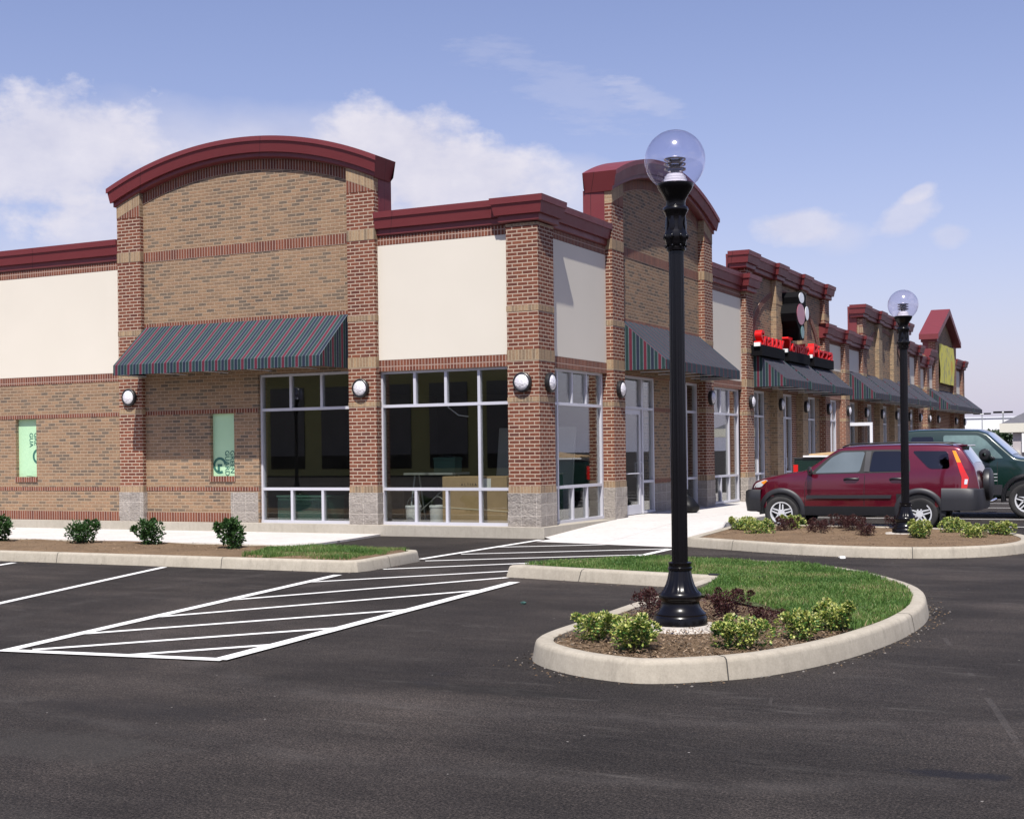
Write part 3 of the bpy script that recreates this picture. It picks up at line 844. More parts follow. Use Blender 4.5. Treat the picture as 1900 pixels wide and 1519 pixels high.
# ---- east front
P3, P5 = (3.51, 4.13), (9.33, 9.95)
NB = -.15; NG = -.27
SP = [13.05+2.775*k for k in range(14)]          # pillar centres of the far shops
SP = [13.05, 15.95, 18.75, 21.6, 24.4, 27.2, 30.0, 32.8, 35.5, 38.0, 40.2, 42.6, 47.8, 50.6]
hw = .31
mb = MB()
# lintel bands and upper brick behind the stucco bays
lowbays = [(.67, P3[0]), (P5[1], SP[0]-hw)]
for a, b in lowbays:
    band(mb, FB, a, b, NB, 3.11, 3.32, 'red_soldier'); mb.box(a, b, -.42, NB, 3.11, 3.32, 'tan_brick', FB)
    band(mb, FB, a, b, NB, 5.505, 5.67, 'red_soldier'); mb.box(a, b, -.42, NB-.02, 5.50, 5.68, 'tan_brick', FB)
# recessed wall between the two doors of the arched bay
wall_cells(mb, FB, 6.38, 7.46, -.45, -.24, Z0-.03, 3.17, 'tan_brick')
band(mb, FB, 6.38, 7.46, -.24, .835, .915, 'red_soldier'); band(mb, FB, 6.38, 7.46, -.24, 2.41, 2.49, 'red_soldier')
mb.box(6.38, 7.46, -.26, -.225, Z0-.03, ZB, 'split_face_block', FB)
mb.box(P3[1], P5[0], -.45, -.2, 3.13, 3.18, 'red_soldier', FB)
mb.build('front_wall', building)
for a, b in lowbays:
    m2 = MB(); m2.box(a, b, -.40, NB+.003, 3.325, 5.50, 'stucco', FB); m2.build('stucco_panel', building)
frame_window(FB, .65, 3.44, .19, 3.12, NG, (1.28, 1.97, 2.66), (1.28,), (1.28, 1.97, 2.66))
frame_window(FB, P5[1]-.02, SP[0]-hw-.05, .19, 3.12, NG, (10.55, 11.2, 11.9), (10.55, 11.9), (10.55, 11.2, 11.9))
for a, b in ((3.44, 3.52), (SP[0]-hw-.05, SP[0]-hw)): m2 = MB(); m2.box(a, b, -.33, -.24, .19, 3.12, 'aluminium', FB); m2.build('jamb', building)
arched_tower(FB, P3[0], P5[1], .62, (), NB)
# doors of the arched bay
door(FB, 4.62, 5.62, -.27, hinge_left=True); frame_window(FB, 4.55, 5.66, 2.43, 3.14, -.27, (), (), (), name='transom')
frame_window(FB, 5.66, 6.38, .19, 3.14, -.27, name='sidelight')
m2 = MB(); m2.box(4.13, 4.55, -.33, -.22, .19, 3.14, 'aluminium', FB); m2.build('jamb', building)
door(FB, 7.55, 8.5, -.27, hinge_left=False); frame_window(FB, 7.46, 8.55, 2.43, 3.14, -.27, name='transom')
frame_window(FB, 8.55, 9.34, .19, 3.14, -.27, name='sidelight')
# far shops: bays between pillars, glass then brick
hts = {}
tall = [(0, 3, 6.72), (5, 8, 6.60)]
mb = MB()
for k in range(13):
    a, b = SP[k]+hw, SP[k+1]-hw
    gl = a+(1.72 if k < 9 else 1.2)
    wall_cells(mb, FB, gl, b, -.45, -.20, Z0-.03, 3.17, 'tan_brick' if k % 2 == 0 else 'red_brick')
    mb.box(a, b, -.45, NB, 3.14, 4.15, 'tan_brick', FB); band(mb, FB, a, b, NB, 3.15, 3.33, 'red_soldier')
    is_tall = any(i <= k < j for i, j, _ in tall) or k == 11
    if is_tall: mb.box(a, b, -.45, NB, 4.15, 6.35 if k != 11 else 6.3, 'tan_brick', FB)
    else:
        top = 4.95 if k in (3, 4, 9) else 5.33
        band(mb, FB, a, b, NB, top, top+.17, 'red_soldier'); mb.box(a, b, -.45, NB-.02, top, top+.3, 'tan_brick', FB)
        m2 = MB(); m2.box(a, b, -.40, NB+.003, 4.10 if k > 2 else 3.4, top, 'stucco', FB); m2.build('stucco_panel', building)
    if k % 3 == 1 and k < 9:
        door(FB, a+.06, a+1.02, NG); frame_window(FB, a, a+1.05, 2.43, 3.14, NG, name='transom'); frame_window(FB, a+1.05, gl, .19, 3.14, NG, name='sidelight')
    else:
        frame_window(FB, a, gl, .19, 3.14, NG, (a+.6, a+1.15)[:1 if k > 8 else 2], (a+1.15,)[:0 if k > 8 else 1], (a+.6, a+1.15)[:1 if k > 8 else 2])
mb.build('front_wall', building)
door(FB, -.20, .74, 0., z0=.2, z1=2.40, swing=25.0) if False else None
zt_of = {0: 6.3, 1: 6.3, 2: 6.3, 3: 6.3, 4: 5.05, 5: 6.15, 6: 6.15, 7: 6.15, 8: 6.15, 9: 5.45, 10: 5.45, 11: 7.0, 12: 7.0, 13: 5.45}
for k, y in enumerate(SP):
    if k in (11, 12): pillar(FB, y-.45, y+.45, -.30, 6.40, 'red')
    else: pillar(FB, y-hw, y+hw, -.20, zt_of[k], 'tan' if k in (1, 2, 6, 7) else 'red')
# round brick arches over the tall shops
for i0_, i1_, top in ((0, 3, 0), (5, 8, 0)):
    ya, yb = SP[i0_]+hw, SP[i1_]-hw; c = (ya+yb)/2; r = (yb-ya)/2-.15
    mb = MB(); s = 0; N = 36
    ell = lambda a, rr: FB(c-rr*math.cos(a), NB+.03, 4.45+(rr*.44)*math.sin(a))
    for k in range(N):
        a0, a1 = math.pi*k/N, math.pi*(k+1)/N; l = r*math.pi/N*.75
        mb.face([ell(a0, r-.32), ell(a1, r-.32), ell(a1, r), ell(a0, r)], 'red_radial', [(s, .003), (s+l, .003), (s+l, .2), (s, .2)])
        for rr in (r-.32, r):
            p, q = ell(a0, rr), ell(a1, rr); mb.face([p, q, (q[0]-.04, q[1], q[2]), (p[0]-.04, p[1], p[2])], 'red_radial', [(0, .1)]*4)
        s += l
    mb.build('brick_arch', building)
# cornices: first the low west and corner run with its steps round the pillars
sweep([(XW, -NW), (PA1[0]-.0, -NW)], LOWP)
sweep([(PA2[1], -NW), (-.71, -NW), (-.71, -.02), (.02, -.02), (.02, .75), (NB, .75), (NB, P3[0]+.02)], LOWP)
s0 = SP[0]
sweep([(NB, P5[1]), (NB, s0-.39), (0.03, s0-.39), (0.03, s0+.39), (NB, s0+.39)], LOWP)
def pilaster_path(ya, yb, ks, e=.38):
    P = [(NB, ya)] if not any(abs(SP[k]-e-ya) < .02 for k in ks) else []
    for k in ks: P += [(NB, SP[k]-e), (.02, SP[k]-e), (.02, SP[k]+e), (NB, SP[k]+e)]
    if P[-1][1] < yb: P.append((NB, yb))
    return [p for p in P if ya-.01 <= p[1] <= yb+.01]
for i, j, zt in tall:
    yA, yB = SP[i]-.42, SP[j]+.38
    path = [(-.40, yA), (.02, yA)]
    for k in range(i, j+1):
        if k > i: path += [(-.075, SP[k]-.37), (.02, SP[k]-.37)]
        if k < j: path += [(.02, SP[k]+.37), (-.075, SP[k]+.37)]
    path += [(.02, yB), (-.40, yB)]
    TP = [(o, z) for o, z in shifted(LOWP, zt)]; TP[0] = (-.14, TP[0][1]); TP[-1] = (-.14, TP[-1][1])
    sweep(path, TP)
    mb = MB(); mb.box(yA+.05, yB-.05, -.50, -.46, 5.0, zt-.06, 'maroon_metal', FB); mb.box(yA+.07, yA+.12, -.52, -.20, 4.9, zt-.08, 'maroon_metal', FB); mb.box(yB-.12, yB-.07, -.52, -.20, 4.9, zt-.08, 'maroon_metal', FB); mb.box(yA+.06, yB-.06, -.52, -.1, zt-.12, zt-.03, 'maroon_metal', FB)
    mb.build('parapet_side', building)
def lowrun(ya, yb, ks, zt):
    q = -.07; P = [(q, ya)]
    for k in ks: P += [(q, SP[k]-.37), (.03, SP[k]-.37), (.03, SP[k]+.37), (q, SP[k]+.37)]
    P = [p for p in P if p[1] <= yb]
    if P[-1][1] < yb-.01: P.append((q, yb))
    sweep(P, shifted(LOWP, zt))
lowrun(SP[3]-.45, SP[5]+.39, (3, 4, 5), 5.48)
lowrun(SP[8]-.45, SP[9]+.39, (8, 9), 5.86)
lowrun(SP[9]+.4, SP[10]+.39, (10,), 5.46)
lowrun(SP[10]+.395, SP[11]-.36, (), 5.9)
lowrun(SP[12]+.36, SP[13]+.39, (13,), 5.86)
# gabled tower far along
yA, yB = SP[11]-.45, SP[12]+.45; yc = (yA+yB)/2
mb = MB()
mb.prism([(yA+.05, 5.), (yB-.05, 5.), (yB-.05, 6.75), (yc, 7.85), (yA+.05, 6.75)], -.55, NB-.005, 'tan_brick', lambda a, b, c: FB(a, c, b))
mb.box(yA+.0, yA+.06, -.56, -.3, 5., 6.7, 'maroon_metal', FB); mb.box(yA-.10, yA+.3, -.62, .10, 6.32, 6.66, 'maroon_metal', FB)
mb.build('gable_wall', building)
mb = MB()
for sgn in (-1, 1):
    e = yc+sgn*(yc-yA+.35); ze = 6.66; za = 8.06
    P = [(yc, za), (e, ze), (e, ze-.24), (yc, za-.27)]
    mb.prism(P if sgn > 0 else P[::-1], -.66, .20, 'maroon_metal', lambda a, b, c: FB(a, c, b))
mb.build('gable_roof', building)
# main roof, rear walls, floors and partitions
mb = MB(); mb.box(-21.9, -.42, .42, YEND-.1, 5.0, 5.06, 'roof_membrane'); mb.build('roof', building)
mb = MB(); mb.box(-22, -21.8, .4, YEND, 0, 5.9, 'tan_brick'); mb.box(-21.8, -.1, YEND-.25, YEND, 0, 5.3, 'tan_brick'); mb.build('rear_wall', building)
mb = MB(); mb.box(-16, -.30, .32, 12.6, .10, .195, 'interior_floor'); mb.box(-8, -.35, 12.8, YEND-.3, .10, .19, 'interior_floor'); mb.build('shop_floor', building)
mb = MB(); mb.box(-16, -.45, .42, 12.6, 3.2, 3.26, 'interior_ceiling'); mb.box(-8, -.45, 12.8, YEND-.3, 3.2, 3.26, 'interior_ceiling'); mb.build('ceiling', building)
mb = MB(); mb.box(-16, -.46, 12.55, 12.7, .1, 3.2, 'interior_wall'); mb.box(-8.1, -8., 12.8, YEND-.3, .1, 3.2, 'interior_wall'); mb.box(-9.3, -9.2, .42, 12.5, .1, 3.2, 'interior_wall')
for y in (21.6, 27.2, 35.5): mb.box(-8, -.46, y-.06, y+.06, .1, 3.2, 'interior_wall')
mb.build('partition', building)
# an open glass door catching the sun outside the third shop
dd = MB()
door_l = MB()
X0, X1, Y = -.20, .70, 25.0
for x0, x1, z0, z1 in ((X0, X0+.09, .2, 2.41), (X1-.09, X1, .2, 2.41), (X0+.09, X1-.09, 2.30, 2.41), (X0+.09, X1-.09, .2, .42)): door_l.box(x0, x1, Y-.025, Y+.025, z0, z1, 'white_aluminium')
o = door_l.build('door', building); g = MB(); g.box(X0+.05, X1-.05, Y-.006, Y+.006, .35, 2.35, 'shop_glass'); g.build('pane', o)
h = MB(); h.tube([(X1-.045, Y-.02, .95), (X1-.045, Y-.08, .98), (X1-.045, Y-.08, 1.28), (X1-.045, Y-.02, 1.31)], .013, 'aluminium'); h.build('handle', o)

# ------------------------------------------------------------------ awnings
def awning(F, u0, u1, nb, label, zt=4.25, zf=3.40, zb=3.20, nf=.87):
    root = MB(); m = 'awning_fabric'
    e = .004
    K = max(4, int((u1-u0)/.35))
    us = [u0+(u1-u0)*i/K for i in range(K+1)]
    sag = lambda u: .012*math.sin((u-u0)/(u1-u0)*math.pi*max(1, round((u1-u0)/1.4)))**2
    for a, b in zip(us, us[1:]):
        nm, zm = (nb+nf)/2, (zt+zf)/2
        P = lambda u: [(u, nb, zt), (u, nm, zm-sag(u)), (u, nf, zf)]
        A_, B_ = P(a), P(b)
        for i in range(2): root.face([F(*A_[i]), F(*B_[i]), F(*B_[i+1]), F(*A_[i+1])], m, [(a, 0), (b, 0), (b, 1), (a, 1)])
        root.face([F(a, nf, zf), F(b, nf, zf), F(b, nf+.004, zb), F(a, nf+.004, zb)], m, [(a, 0), (b, 0), (b, 1), (a, 1)])
    canopy = root.build('awning', recalc=False)
    tag(canopy, label, 'awning', 'striped shop awnings')
    for u in (u0, u1):
        s = MB(); d = .006 if u == u0 else -.006
        P = [(nb, zt), (nf, zf), (nf, zb), (nb, zb)]
        s.face([F(u, n, z) for n, z in P], m, [(n*1.0, z) for n, z in P])
        s.build('side_panel', canopy, recalc=False)
    f = MB()
    for u in us[::3]+[us[-1]]:
        f.tube([F(min(max(u, u0+.02), u1-.02), nb+.02, zt-.075), F(min(max(u, u0+.02), u1-.02), nf-.03, zf-.06), F(min(max(u, u0+.02), u1-.02), nf-.02, zb+.02), F(min(max(u, u0+.02), u1-.02), nb+.02, zb+.02)], .012, 'aluminium', 6)
    f.tube([F(u0, nf-.02, zb+.02), F(u1, nf-.02, zb+.02)], .012, 'aluminium', 6)
    f.build('awning_frame', canopy)
    return canopy
awning(FA, -9.13, -4.10, -.095, 'wide striped awning under the arch on the sunlit left front, beside the boarded narrow window', zt=4.24)
awning(FB, 4.17, 9.28, -.115, 'striped awning over the doors below the arched parapet, behind the near street lamp')
lab2 = ['first of three awning panels under the red sign lettering, nearest the corner', 'middle awning panel of the three under the red sign lettering', 'last of three awning panels under the red sign lettering, below its end word']
seg2 = [(SP[0]+.33, SP[1]-.10), (SP[1]+.14, SP[2]-.10), (SP[2]+.14, SP[3]-.33)]
for (a, b), l in zip(seg2, lab2): awning(FB, a, b, -.115, l)
lab3 = ['striped awning panel next past the red-lettered shop, above the open glass door', 'second awning panel past the red-lettered shop, left of the far street lamp', 'third awning panel past the red-lettered shop, just left of the far lamp post',
        'fourth awning panel past the red-lettered shop, behind the far lamp post', 'fifth awning panel past the red-lettered shop, just right of the far lamp post']
for k, l in zip(range(4, 9), lab3):
    a, b = SP[k]+(.33 if k == 4 else .13), SP[k+1]-(.33 if k == 8 else .10); awning(FB, a, b, -.115, l, zt=4.19)
lab4 = ['awning panel just left of the yellow banner tower', 'awning panel below the yellow banner', 'last awning panel at the far end of the shop row']
for k, l in zip(range(10, 13), lab4):
    a, b = SP[k]+.33 if k == 10 else SP[k]+.15, SP[k+1]-.12 if k < 12 else SP[k+1]+.2; awning(FB, a, b, -.115, l, zt=4.19)

# ------------------------------------------------------------------ round wall lamps
def wall_lamp_proto(flip):
    root = empty('wall_lamp')
    b = MB(); b.lathe([(.105, .0), (.175, .0), (.182, .03), (.178, .075), (.160, .088), (.146, .088), (.146, .05)], 'black_plastic', seg=36, axis='y', caps=False); b.build('housing', root)
    l = MB(); l.lathe([(.002, .128), (.05, .124), (.095, .112), (.13, .092), (.148, .068), (.148, .05)], 'prismatic_lens', seg=32, axis='y', caps=False); l.build('lens', root)
    return root
lampA = wall_lamp_proto(False)
lamps = [((-9.47, 0, 2.79), 0, 'round wall lamp on the brick pillar left of the wide striped awning'), ((-3.745, 0, 2.80), 0, 'round wall lamp on the brick pillar right of the wide striped awning'),
         ((-.315, 0, 2.80), 0, 'round wall lamp facing forward on the corner pillar'), ((0, .40, 2.80), 1, 'round wall lamp on the east side of the corner pillar'),
         ((0, 3.83, 2.80), 1, 'round wall lamp on the pillar left of the glass shop door'), ((0, 9.68, 2.80), 1, 'round wall lamp on the shaded pillar just right of the near lamp post'),
         ((0, SP[0], 2.80), 1, 'round wall lamp on the pillar left of the red-lettered shop')]
words = {1: 'second pillar of the red-lettered shop', 2: 'third pillar of the red-lettered shop', 3: 'fourth pillar of the red-lettered shop', 4: 'pillar beside the open glass door',
         5: 'pillar just right of the open glass door', 6: 'pillar second to the left of the far lamp post', 7: 'pillar just left of the far lamp post', 8: 'pillar just right of the far lamp post', 9: 'pillar above the green pickup cab',
         10: 'sunlit pillar left of the yellow banner tower', 11: 'left pillar of the yellow banner tower', 12: 'right pillar of the yellow banner tower', 13: 'end pillar of the shop row'}
for k in range(1, 14): lamps.append(((0, SP[k], 2.80), 1, 'small round wall lamp on the '+words[k]))
for i, (loc, e, l) in enumerate(lamps):
    o = lampA if i == 0 else copy_tree(lampA)
    o.location = loc; o.rotation_euler.z = R(90) if e else 0
    tag(o, l, 'wall lamp', 'round wall lamps on the brick pillars')

# ------------------------------------------------------------------ red shop sign
sign = empty('shop_sign', (0, 0, 0)); tag(sign, 'red channel lettering reading Snappy Tomato Pizza on black boxes', 'sign')
for word, y0, y1 in (('Snappy', SP[0]+.15, 15.55), ('Tomato', 15.95, 18.35), ('Pizza', 18.75, 21.35)):
    r = MB(); r.box(y0-.05, y1-.15, -.10, .30, 4.02, 4.30, 'black_sheet', FB); r.box(y0-.12, y0-.05, .10, .26, 4.26, 4.36, 'white_acrylic', FB); rw = r.build('sign_box', sign)
    me = text_mesh(word, .62, .18, shear=.12, offset=.009); xs = [v.co.x for v in me.vertices]; sx = (y1-y0)/(max(xs)-min(xs)); x0 = min(xs); bpy.data.meshes.remove(me)
    pen = 0
    for i, ch in enumerate(word):
        full = text_mesh(word[:i+1], .62, .18, shear=.12, offset=.009); w1 = max(v.co.x for v in full.vertices); bpy.data.meshes.remove(full)
        one = text_mesh(ch, .62, .18, shear=.12, offset=.009); w = max(v.co.x for v in one.vertices)
        place_mesh('letter', one, 'red_acrylic', rw, lambda x, y, z, d=w1-w: Vector(FB(y0+(x+d-x0)*sx, .16+z, 4.27+y*1.0)))
# black cabinet sign above the lettering, left without its figure
cab = empty('cabinet_sign', (0, 16.8, 4.7)); tag(cab, 'tall black cabinet sign with white and pink panels above the red lettering', 'sign')
y0 = 16.0
out = [(.55, -.02), (.95, .0), (1.05, .25), (1.0, .5), (1.38, .62), (1.5, .85), (1.4, 1.0), (1.2, 1.02), (1.25, 1.3), (.95, 1.38), (.55, 1.36), (.36, 1.2), (.4, 1.02), (.2, .95), (.08, .72), (.16, .5), (.42, .3)]
mb = MB(); mb.prism([(y0+a, 4.66+b) for a, b in out], -.08, .44, 'black_sheet', lambda a, b, c: FB(a, c, b)); c1 = mb.build('cabinet'); c1.parent = cab; c1.matrix_parent_inverse = Matrix.Translation((0, -16.8, -4.7))
def disc(name, cy, cz, ry, rz, m, n=.443):
    mb = MB(); mb.prism([(y0+cy+ry*math.cos(k*math.pi/12), 4.66+cz+rz*math.sin(k*math.pi/12)) for k in range(24)], n, n+.012, m, lambda a, b, c: FB(a, c, b))
    o = mb.build(name); o.parent = cab; o.matrix_parent_inverse = Matrix.Translation((0, -16.8, -4.7))
disc('pink_panel', .62, .72, .44, .30, 'pink_acrylic'); disc('white_panel', .7, 1.2, .28, .15, 'white_acrylic'); disc('white_panel', 1.24, .80, .2, .2, 'white_acrylic', .46); disc('teal_panel', .78, .22, .18, .18, 'teal_acrylic')
# banner
mb = MB(); K = 10
rows = [[FB(SP[11]+.5+(SP[12]-SP[11]-1.)*i/K, .05+.03*math.sin(i*1.7+j), 4.50+1.8*j/6) for i in range(K+1)] for j in range(7)]
mb.grid(rows, 'yellow_banner'); mb.grid([[(p[0]-.01, p[1], p[2]) for p in r] for r in rows], 'yellow_banner', flip=True)
tag(mb.build('banner', recalc=False), 'faded yellow banner with grey marks hung on the far gabled tower', 'banner')

# ------------------------------------------------------------------ street lamps
def lamp_proto():
    root = empty('street_lamp')
    b = MB()
    base = [(.215, 0), (.218, .075), (.213, .085), (.205, .095), (.207, .107), (.196, .118), (.182, .130), (.165, .155), (.156, .180), (.152, .205), (.160, .218), (.172, .232), (.176, .250), (.170, .268), (.158, .280)]
    b.lathe(base, 'black_iron', seg=48, caps=True)
    def fl(j, h): return 1-.05*(.5+.5*math.cos(j*2*math.pi/4))
    b.lathe([(.158, .28), (.140, .297), (.118, .34), (.104, .383), (.095, .426), (.089, .455)], 'black_iron', seg=64, flute=fl, caps=False)
    b.lathe([(.089, .45), (.096, .455), (.098, .475), (.090, .482), (.090, .50), (.095, .508), (.094, .518), (.070, .524)], 'black_iron', seg=48, caps=False)
    b.build('lamp_base', root, sharp=45)
    s = MB(); s.lathe([(.0655, .52), (.0640, 1.7), (.0615, 3.06)], 'black_iron', seg=64, flute=lambda j, h: 1-.085*(.5+.5*math.cos(j*2*math.pi/4)), caps=False); s.build('shaft', root, sharp=80)
    c = MB()
    c.lathe([(.064, 3.03), (.078, 3.035), (.081, 3.055), (.073, 3.062), (.076, 3.075), (.083, 3.083), (.083, 3.10), (.089, 3.115), (.095, 3.14), (.094, 3.165), (.086, 3.19), (.081, 3.215), (.076, 3.25), (.078, 3.30), (.088, 3.335), (.099, 3.352), (.104, 3.37), (.096, 3.385), (.080, 3.395), (.080, 3.43), (.086, 3.452), (.108, 3.49), (.135, 3.53), (.149, 3.565), (.147, 3.575), (.12, 3.575)], 'black_iron', seg=48,
            flute=lambda j, h: 1+(.018*math.cos(j*2*math.pi/6) if 3.09 < h < 3.34 else 0), caps=False)
    for k in range(8):
        a = k*math.pi/4
        for (r, h, q) in ((.093, 3.145, .017), (.084, 3.07, .010)):
            x, y = r*math.cos(a), r*math.sin(a)
            rows = [[(x+q*math.cos(t)*math.cos(p), y+q*math.sin(t)*math.cos(p), h+q*1.3*math.sin(p)) for t in [i*math.pi/4 for i in range(8)]] for p in [-1.5+3.*i/6 for i in range(7)]]
            c.grid(rows, 'black_iron', close_u=True)
        # acanthus-like leaf
        lf = []
        for i in range(6):
            f = i/5; r = .079+.010*math.sin(f*2.6); w = .022*math.sin(max(.12, f)*math.pi*.96)
            lf.append([(r*math.cos(a+t)+.0, r*math.sin(a+t), 3.17+.15*(1-f)*1.0) for t in (-w/r, 0, w/r)])
        c.grid(lf, 'black_iron')
    c.build('capital', root, sharp=50)
    w = MB(); w.lathe([(.103, 3.57), (.103, 3.588), (.094, 3.592), (.095, 3.612), (.085, 3.616), (.086, 3.634), (.072, 3.640), (.072, 3.652), (.05, 3.656)], 'fixture_white', seg=40); w.build('lamp_holder', root, sharp=30)
    q = MB()
    for h in (3.69, 3.73, 3.77): q.lathe([(.055, h-.015), (.086, h-.004), (.090, h+.006), (.06, h+.016)], 'chrome', seg=32)
    q.lathe([(.032, 3.655), (.042, 3.70), (.040, 3.76), (.02, 3.80)], 'fixture_white', seg=20); q.build('reflector_rings', root, sharp=30)
    g = MB(); Rg = .245; zc = 3.765
    pr = [(Rg*math.cos(a), zc+Rg*math.sin(a)) for a in [R(-53+143*i/30) for i in range(30)]]+[(.002, zc+Rg)]
    g.lathe(pr, 'clear_globe', seg=48, caps=False)
    g.build('globe', root, sharp=90)
    return root
lamp = lamp_proto(); lamp.location = (6.72, -11.60, .125)
tag(lamp, 'large near black street lamp with clear globe standing in the grass island', 'street lamp', 'black globe street lamps')
l2 = copy_tree(lamp, (6.20, .92, .125)); tag(l2, 'smaller far black street lamp with clear globe in front of the red car', 'street lamp', 'black globe street lamps')
l3 = copy_tree(lamp, (-18.9, -18.7, 0)); tag(l3, 'black street lamp seen only mirrored in the window right of the boarded opening', 'street lamp', 'black globe street lamps')
def pad(x, y, z, r, name, kind_label):
    mb = MB(); 
    prof = [(r, -.1), (r+.01, z), (r-.02, z+.035), (.02, z+.04)]
    rows = [[(x+rr*(1+.03*math.sin(5*a))*math.cos(a), y+rr*(1+.03*math.cos(3*a))*math.sin(a), h) for a in [k*math.pi/20 for k in range(40)]] for rr, h in prof]
    mb.grid(rows, 'pad_concrete', close_u=True); o = mb.build(name, sharp=40); return struct(o)
pad(6.77, -11.64, .105, .325, 'lamp_footing', ''); pad(6.20, .90, .11, .34, 'far_lamp_footing', '')

# ------------------------------------------------------------------ shrubs
def leaf_blob(name, n, rx, rz, leaf, m, seed, upright=0., wide=.55, stemr=.006, clump=9, loose=True):
    rnd = random.Random(seed)
    root = empty(name)
    mb = MB()
    cs = []
    for k in range(clump):
        a = rnd.uniform(0, 6.283); q = rnd.uniform(.3, .9) if loose else rnd.uniform(.25, .72)
        cs.append((rx*q*math.cos(a), rx*q*math.sin(a), rz*rnd.uniform(.25, .8), rnd.uniform(.20, .46) if loose else rnd.uniform(.34, .5)))
    cs.append((0, 0, rz*.5, .5))
    for k in range(7 if loose else 3):                       # stray shoots beyond the outline
        a = rnd.uniform(0, 6.283); q = rnd.uniform(.5, 1.1); cs.append((rx*q*math.cos(a), rx*q*math.sin(a), rz*rnd.uniform(.7, 1.08), rnd.uniform(.07, .14)))
    for k in range(n):
        cx, cy, cz, cr = rnd.choice(cs)
        d = Vector((rnd.gauss(0, 1), rnd.gauss(0, 1), rnd.gauss(.15, 1))).normalized()
        rad = rnd.uniform(.62, 1.06)**.6
        p = Vector((cx+d.x*rx*cr*rad, cy+d.y*rx*cr*rad, cz+d.z*rz*cr*rad))
        if p.z < .015: p.z = rnd.uniform(.015, .08)
        t = (d+Vector((rnd.gauss(0, .5), rnd.gauss(0, .5), rnd.gauss(upright, .5)))).normalized()
        s = t.cross(Vector((rnd.gauss(0, 1), rnd.gauss(0, 1), rnd.gauss(0, 1)))).normalized(); up = s.cross(t)
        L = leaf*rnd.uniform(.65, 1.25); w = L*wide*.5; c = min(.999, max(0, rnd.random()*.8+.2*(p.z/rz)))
        uv = [(c, 0)]*4
        a, b = p, p+t*L
        mid = p+t*L*.5+up*L*.08
        mb.face([a, mid+s*w, b, mid-s*w], m, uv)
    mb.build('foliage', root, recalc=False)
    st = MB()
    for k in range(9):
        a = rnd.uniform(0, 6.28); r = rx*rnd.uniform(.3, .8)
        st.tube([(0, 0, -.03), (r*.35*math.cos(a), r*.35*math.sin(a), rz*.35), (r*math.cos(a), r*math.sin(a), rz*rnd.uniform(.55, .9))], stemr, 'bark', 5, stemr*.4)
    st.build('stem', root)
    return root
protos = {
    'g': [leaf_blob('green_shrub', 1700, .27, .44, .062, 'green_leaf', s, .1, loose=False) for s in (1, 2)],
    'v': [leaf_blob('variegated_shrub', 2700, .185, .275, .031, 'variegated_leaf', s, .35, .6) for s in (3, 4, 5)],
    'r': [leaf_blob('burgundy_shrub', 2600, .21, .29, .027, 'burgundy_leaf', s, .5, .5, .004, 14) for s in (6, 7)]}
used = set()
def shrub(kind, i, x, y, z, s, rz, label, group):
    p = protos[kind][i]; z = z-.035 if kind != 'g' else z
    if y > -2: s *= .9
    if p.name in used: o = copy_tree(p)
    else: o = p; used.add(p.name)
    o.location = (x, y, z); o.rotation_euler.z = rz; f_ = {'g': (.88, .86), 'v': (1.0, .78), 'r': (.95, .8)}[kind]; o.scale = (s*f_[0]*random.uniform(.94, 1.08), s*f_[0]*random.uniform(.94, 1.08), s*f_[1]*random.uniform(.88, 1.1)); tag(o, label, 'shrub', group)
GG = 'round green shrubs in the planting strip'
for k, (x, y, s, l) in enumerate(((-7.62, -5.35, 1., 'round green shrub at the left edge of the photo in the planting strip'), (-5.76, -5.3, .97, 'round green shrub between the boarded window and the left photo edge in the planting strip'),
        (-4.42, -5.2, .98, 'round green shrub in front of the stone base left of the awning'), (-2.55, -5.5, 1.0, 'round green shrub next to the grass patch at the end of the planting strip'))):
    shrub('g', k % 2, x, y, .15, s, k*1.9, l, GG)
shrub('g', 1, -9.3, -5.35, .15, 1.0, 2., 'round green shrub in the planting strip beyond the left photo edge', GG)
# the sprig standing out of the last green shrub
GV = 'yellow variegated shrubs on the island'
for k, (x, y, s, l) in enumerate(((6.40, -12.50, .98, 'variegated shrub on the island kerb side, behind and left of the front one'), (6.86, -12.93, 1.08, 'variegated shrub at the front of the island, left of the lamp footing'),
        (7.52, -12.58, 1.02, 'variegated shrub alone just right of the lamp footing'), (7.80, -11.90, .95, 'variegated shrub of the right pair on the island, the nearer one'), (7.93, -11.38, .95, 'variegated shrub of the right pair on the island, the farther one by the grass'))):
    shrub('v', k % 3, x, y, .14, s, k*2.3, l, GV)
GR = 'burgundy shrubs round the near lamp'
for k, (x, y, s, l) in enumerate(((6.30, -11.05, 1.0, 'burgundy shrub left of the near lamp base'), (6.86, -10.80, .95, 'burgundy shrub right behind the near lamp base'), (7.35, -11.35, .72, 'small burgundy shrub between the near lamp and the right pair of variegated shrubs'))):
    shrub('r', k % 2, x, y, .14, s, k*2.1, l, GR)
GF = 'yellow variegated shrubs in the far bed'
for k, (x, y, s, l) in enumerate(((3.45, .75, 1.25, 'leftmost variegated shrub at the tip of the far bed'), (3.98, .05, 1.3, 'variegated shrub in front of the leftmost one in the far bed'), (4.05, 1.95, 1.15, 'variegated shrub near the red car front wheel'),
        (6.62, -.35, 1.28, 'variegated shrub just right of the far lamp base'), (6.93, 1.1, 1.25, 'variegated shrub below the red car rear bumper'), (7.36, .0, 1.2, 'variegated shrub second from the right end of the far bed'), (7.72, .75, 1.15, 'variegated shrub at the right end of the far bed'))):
    shrub('v', (k+1) % 3, x, y, .14, s, k*1.7+.5, l, GF)
GB = 'burgundy shrubs in the far bed'
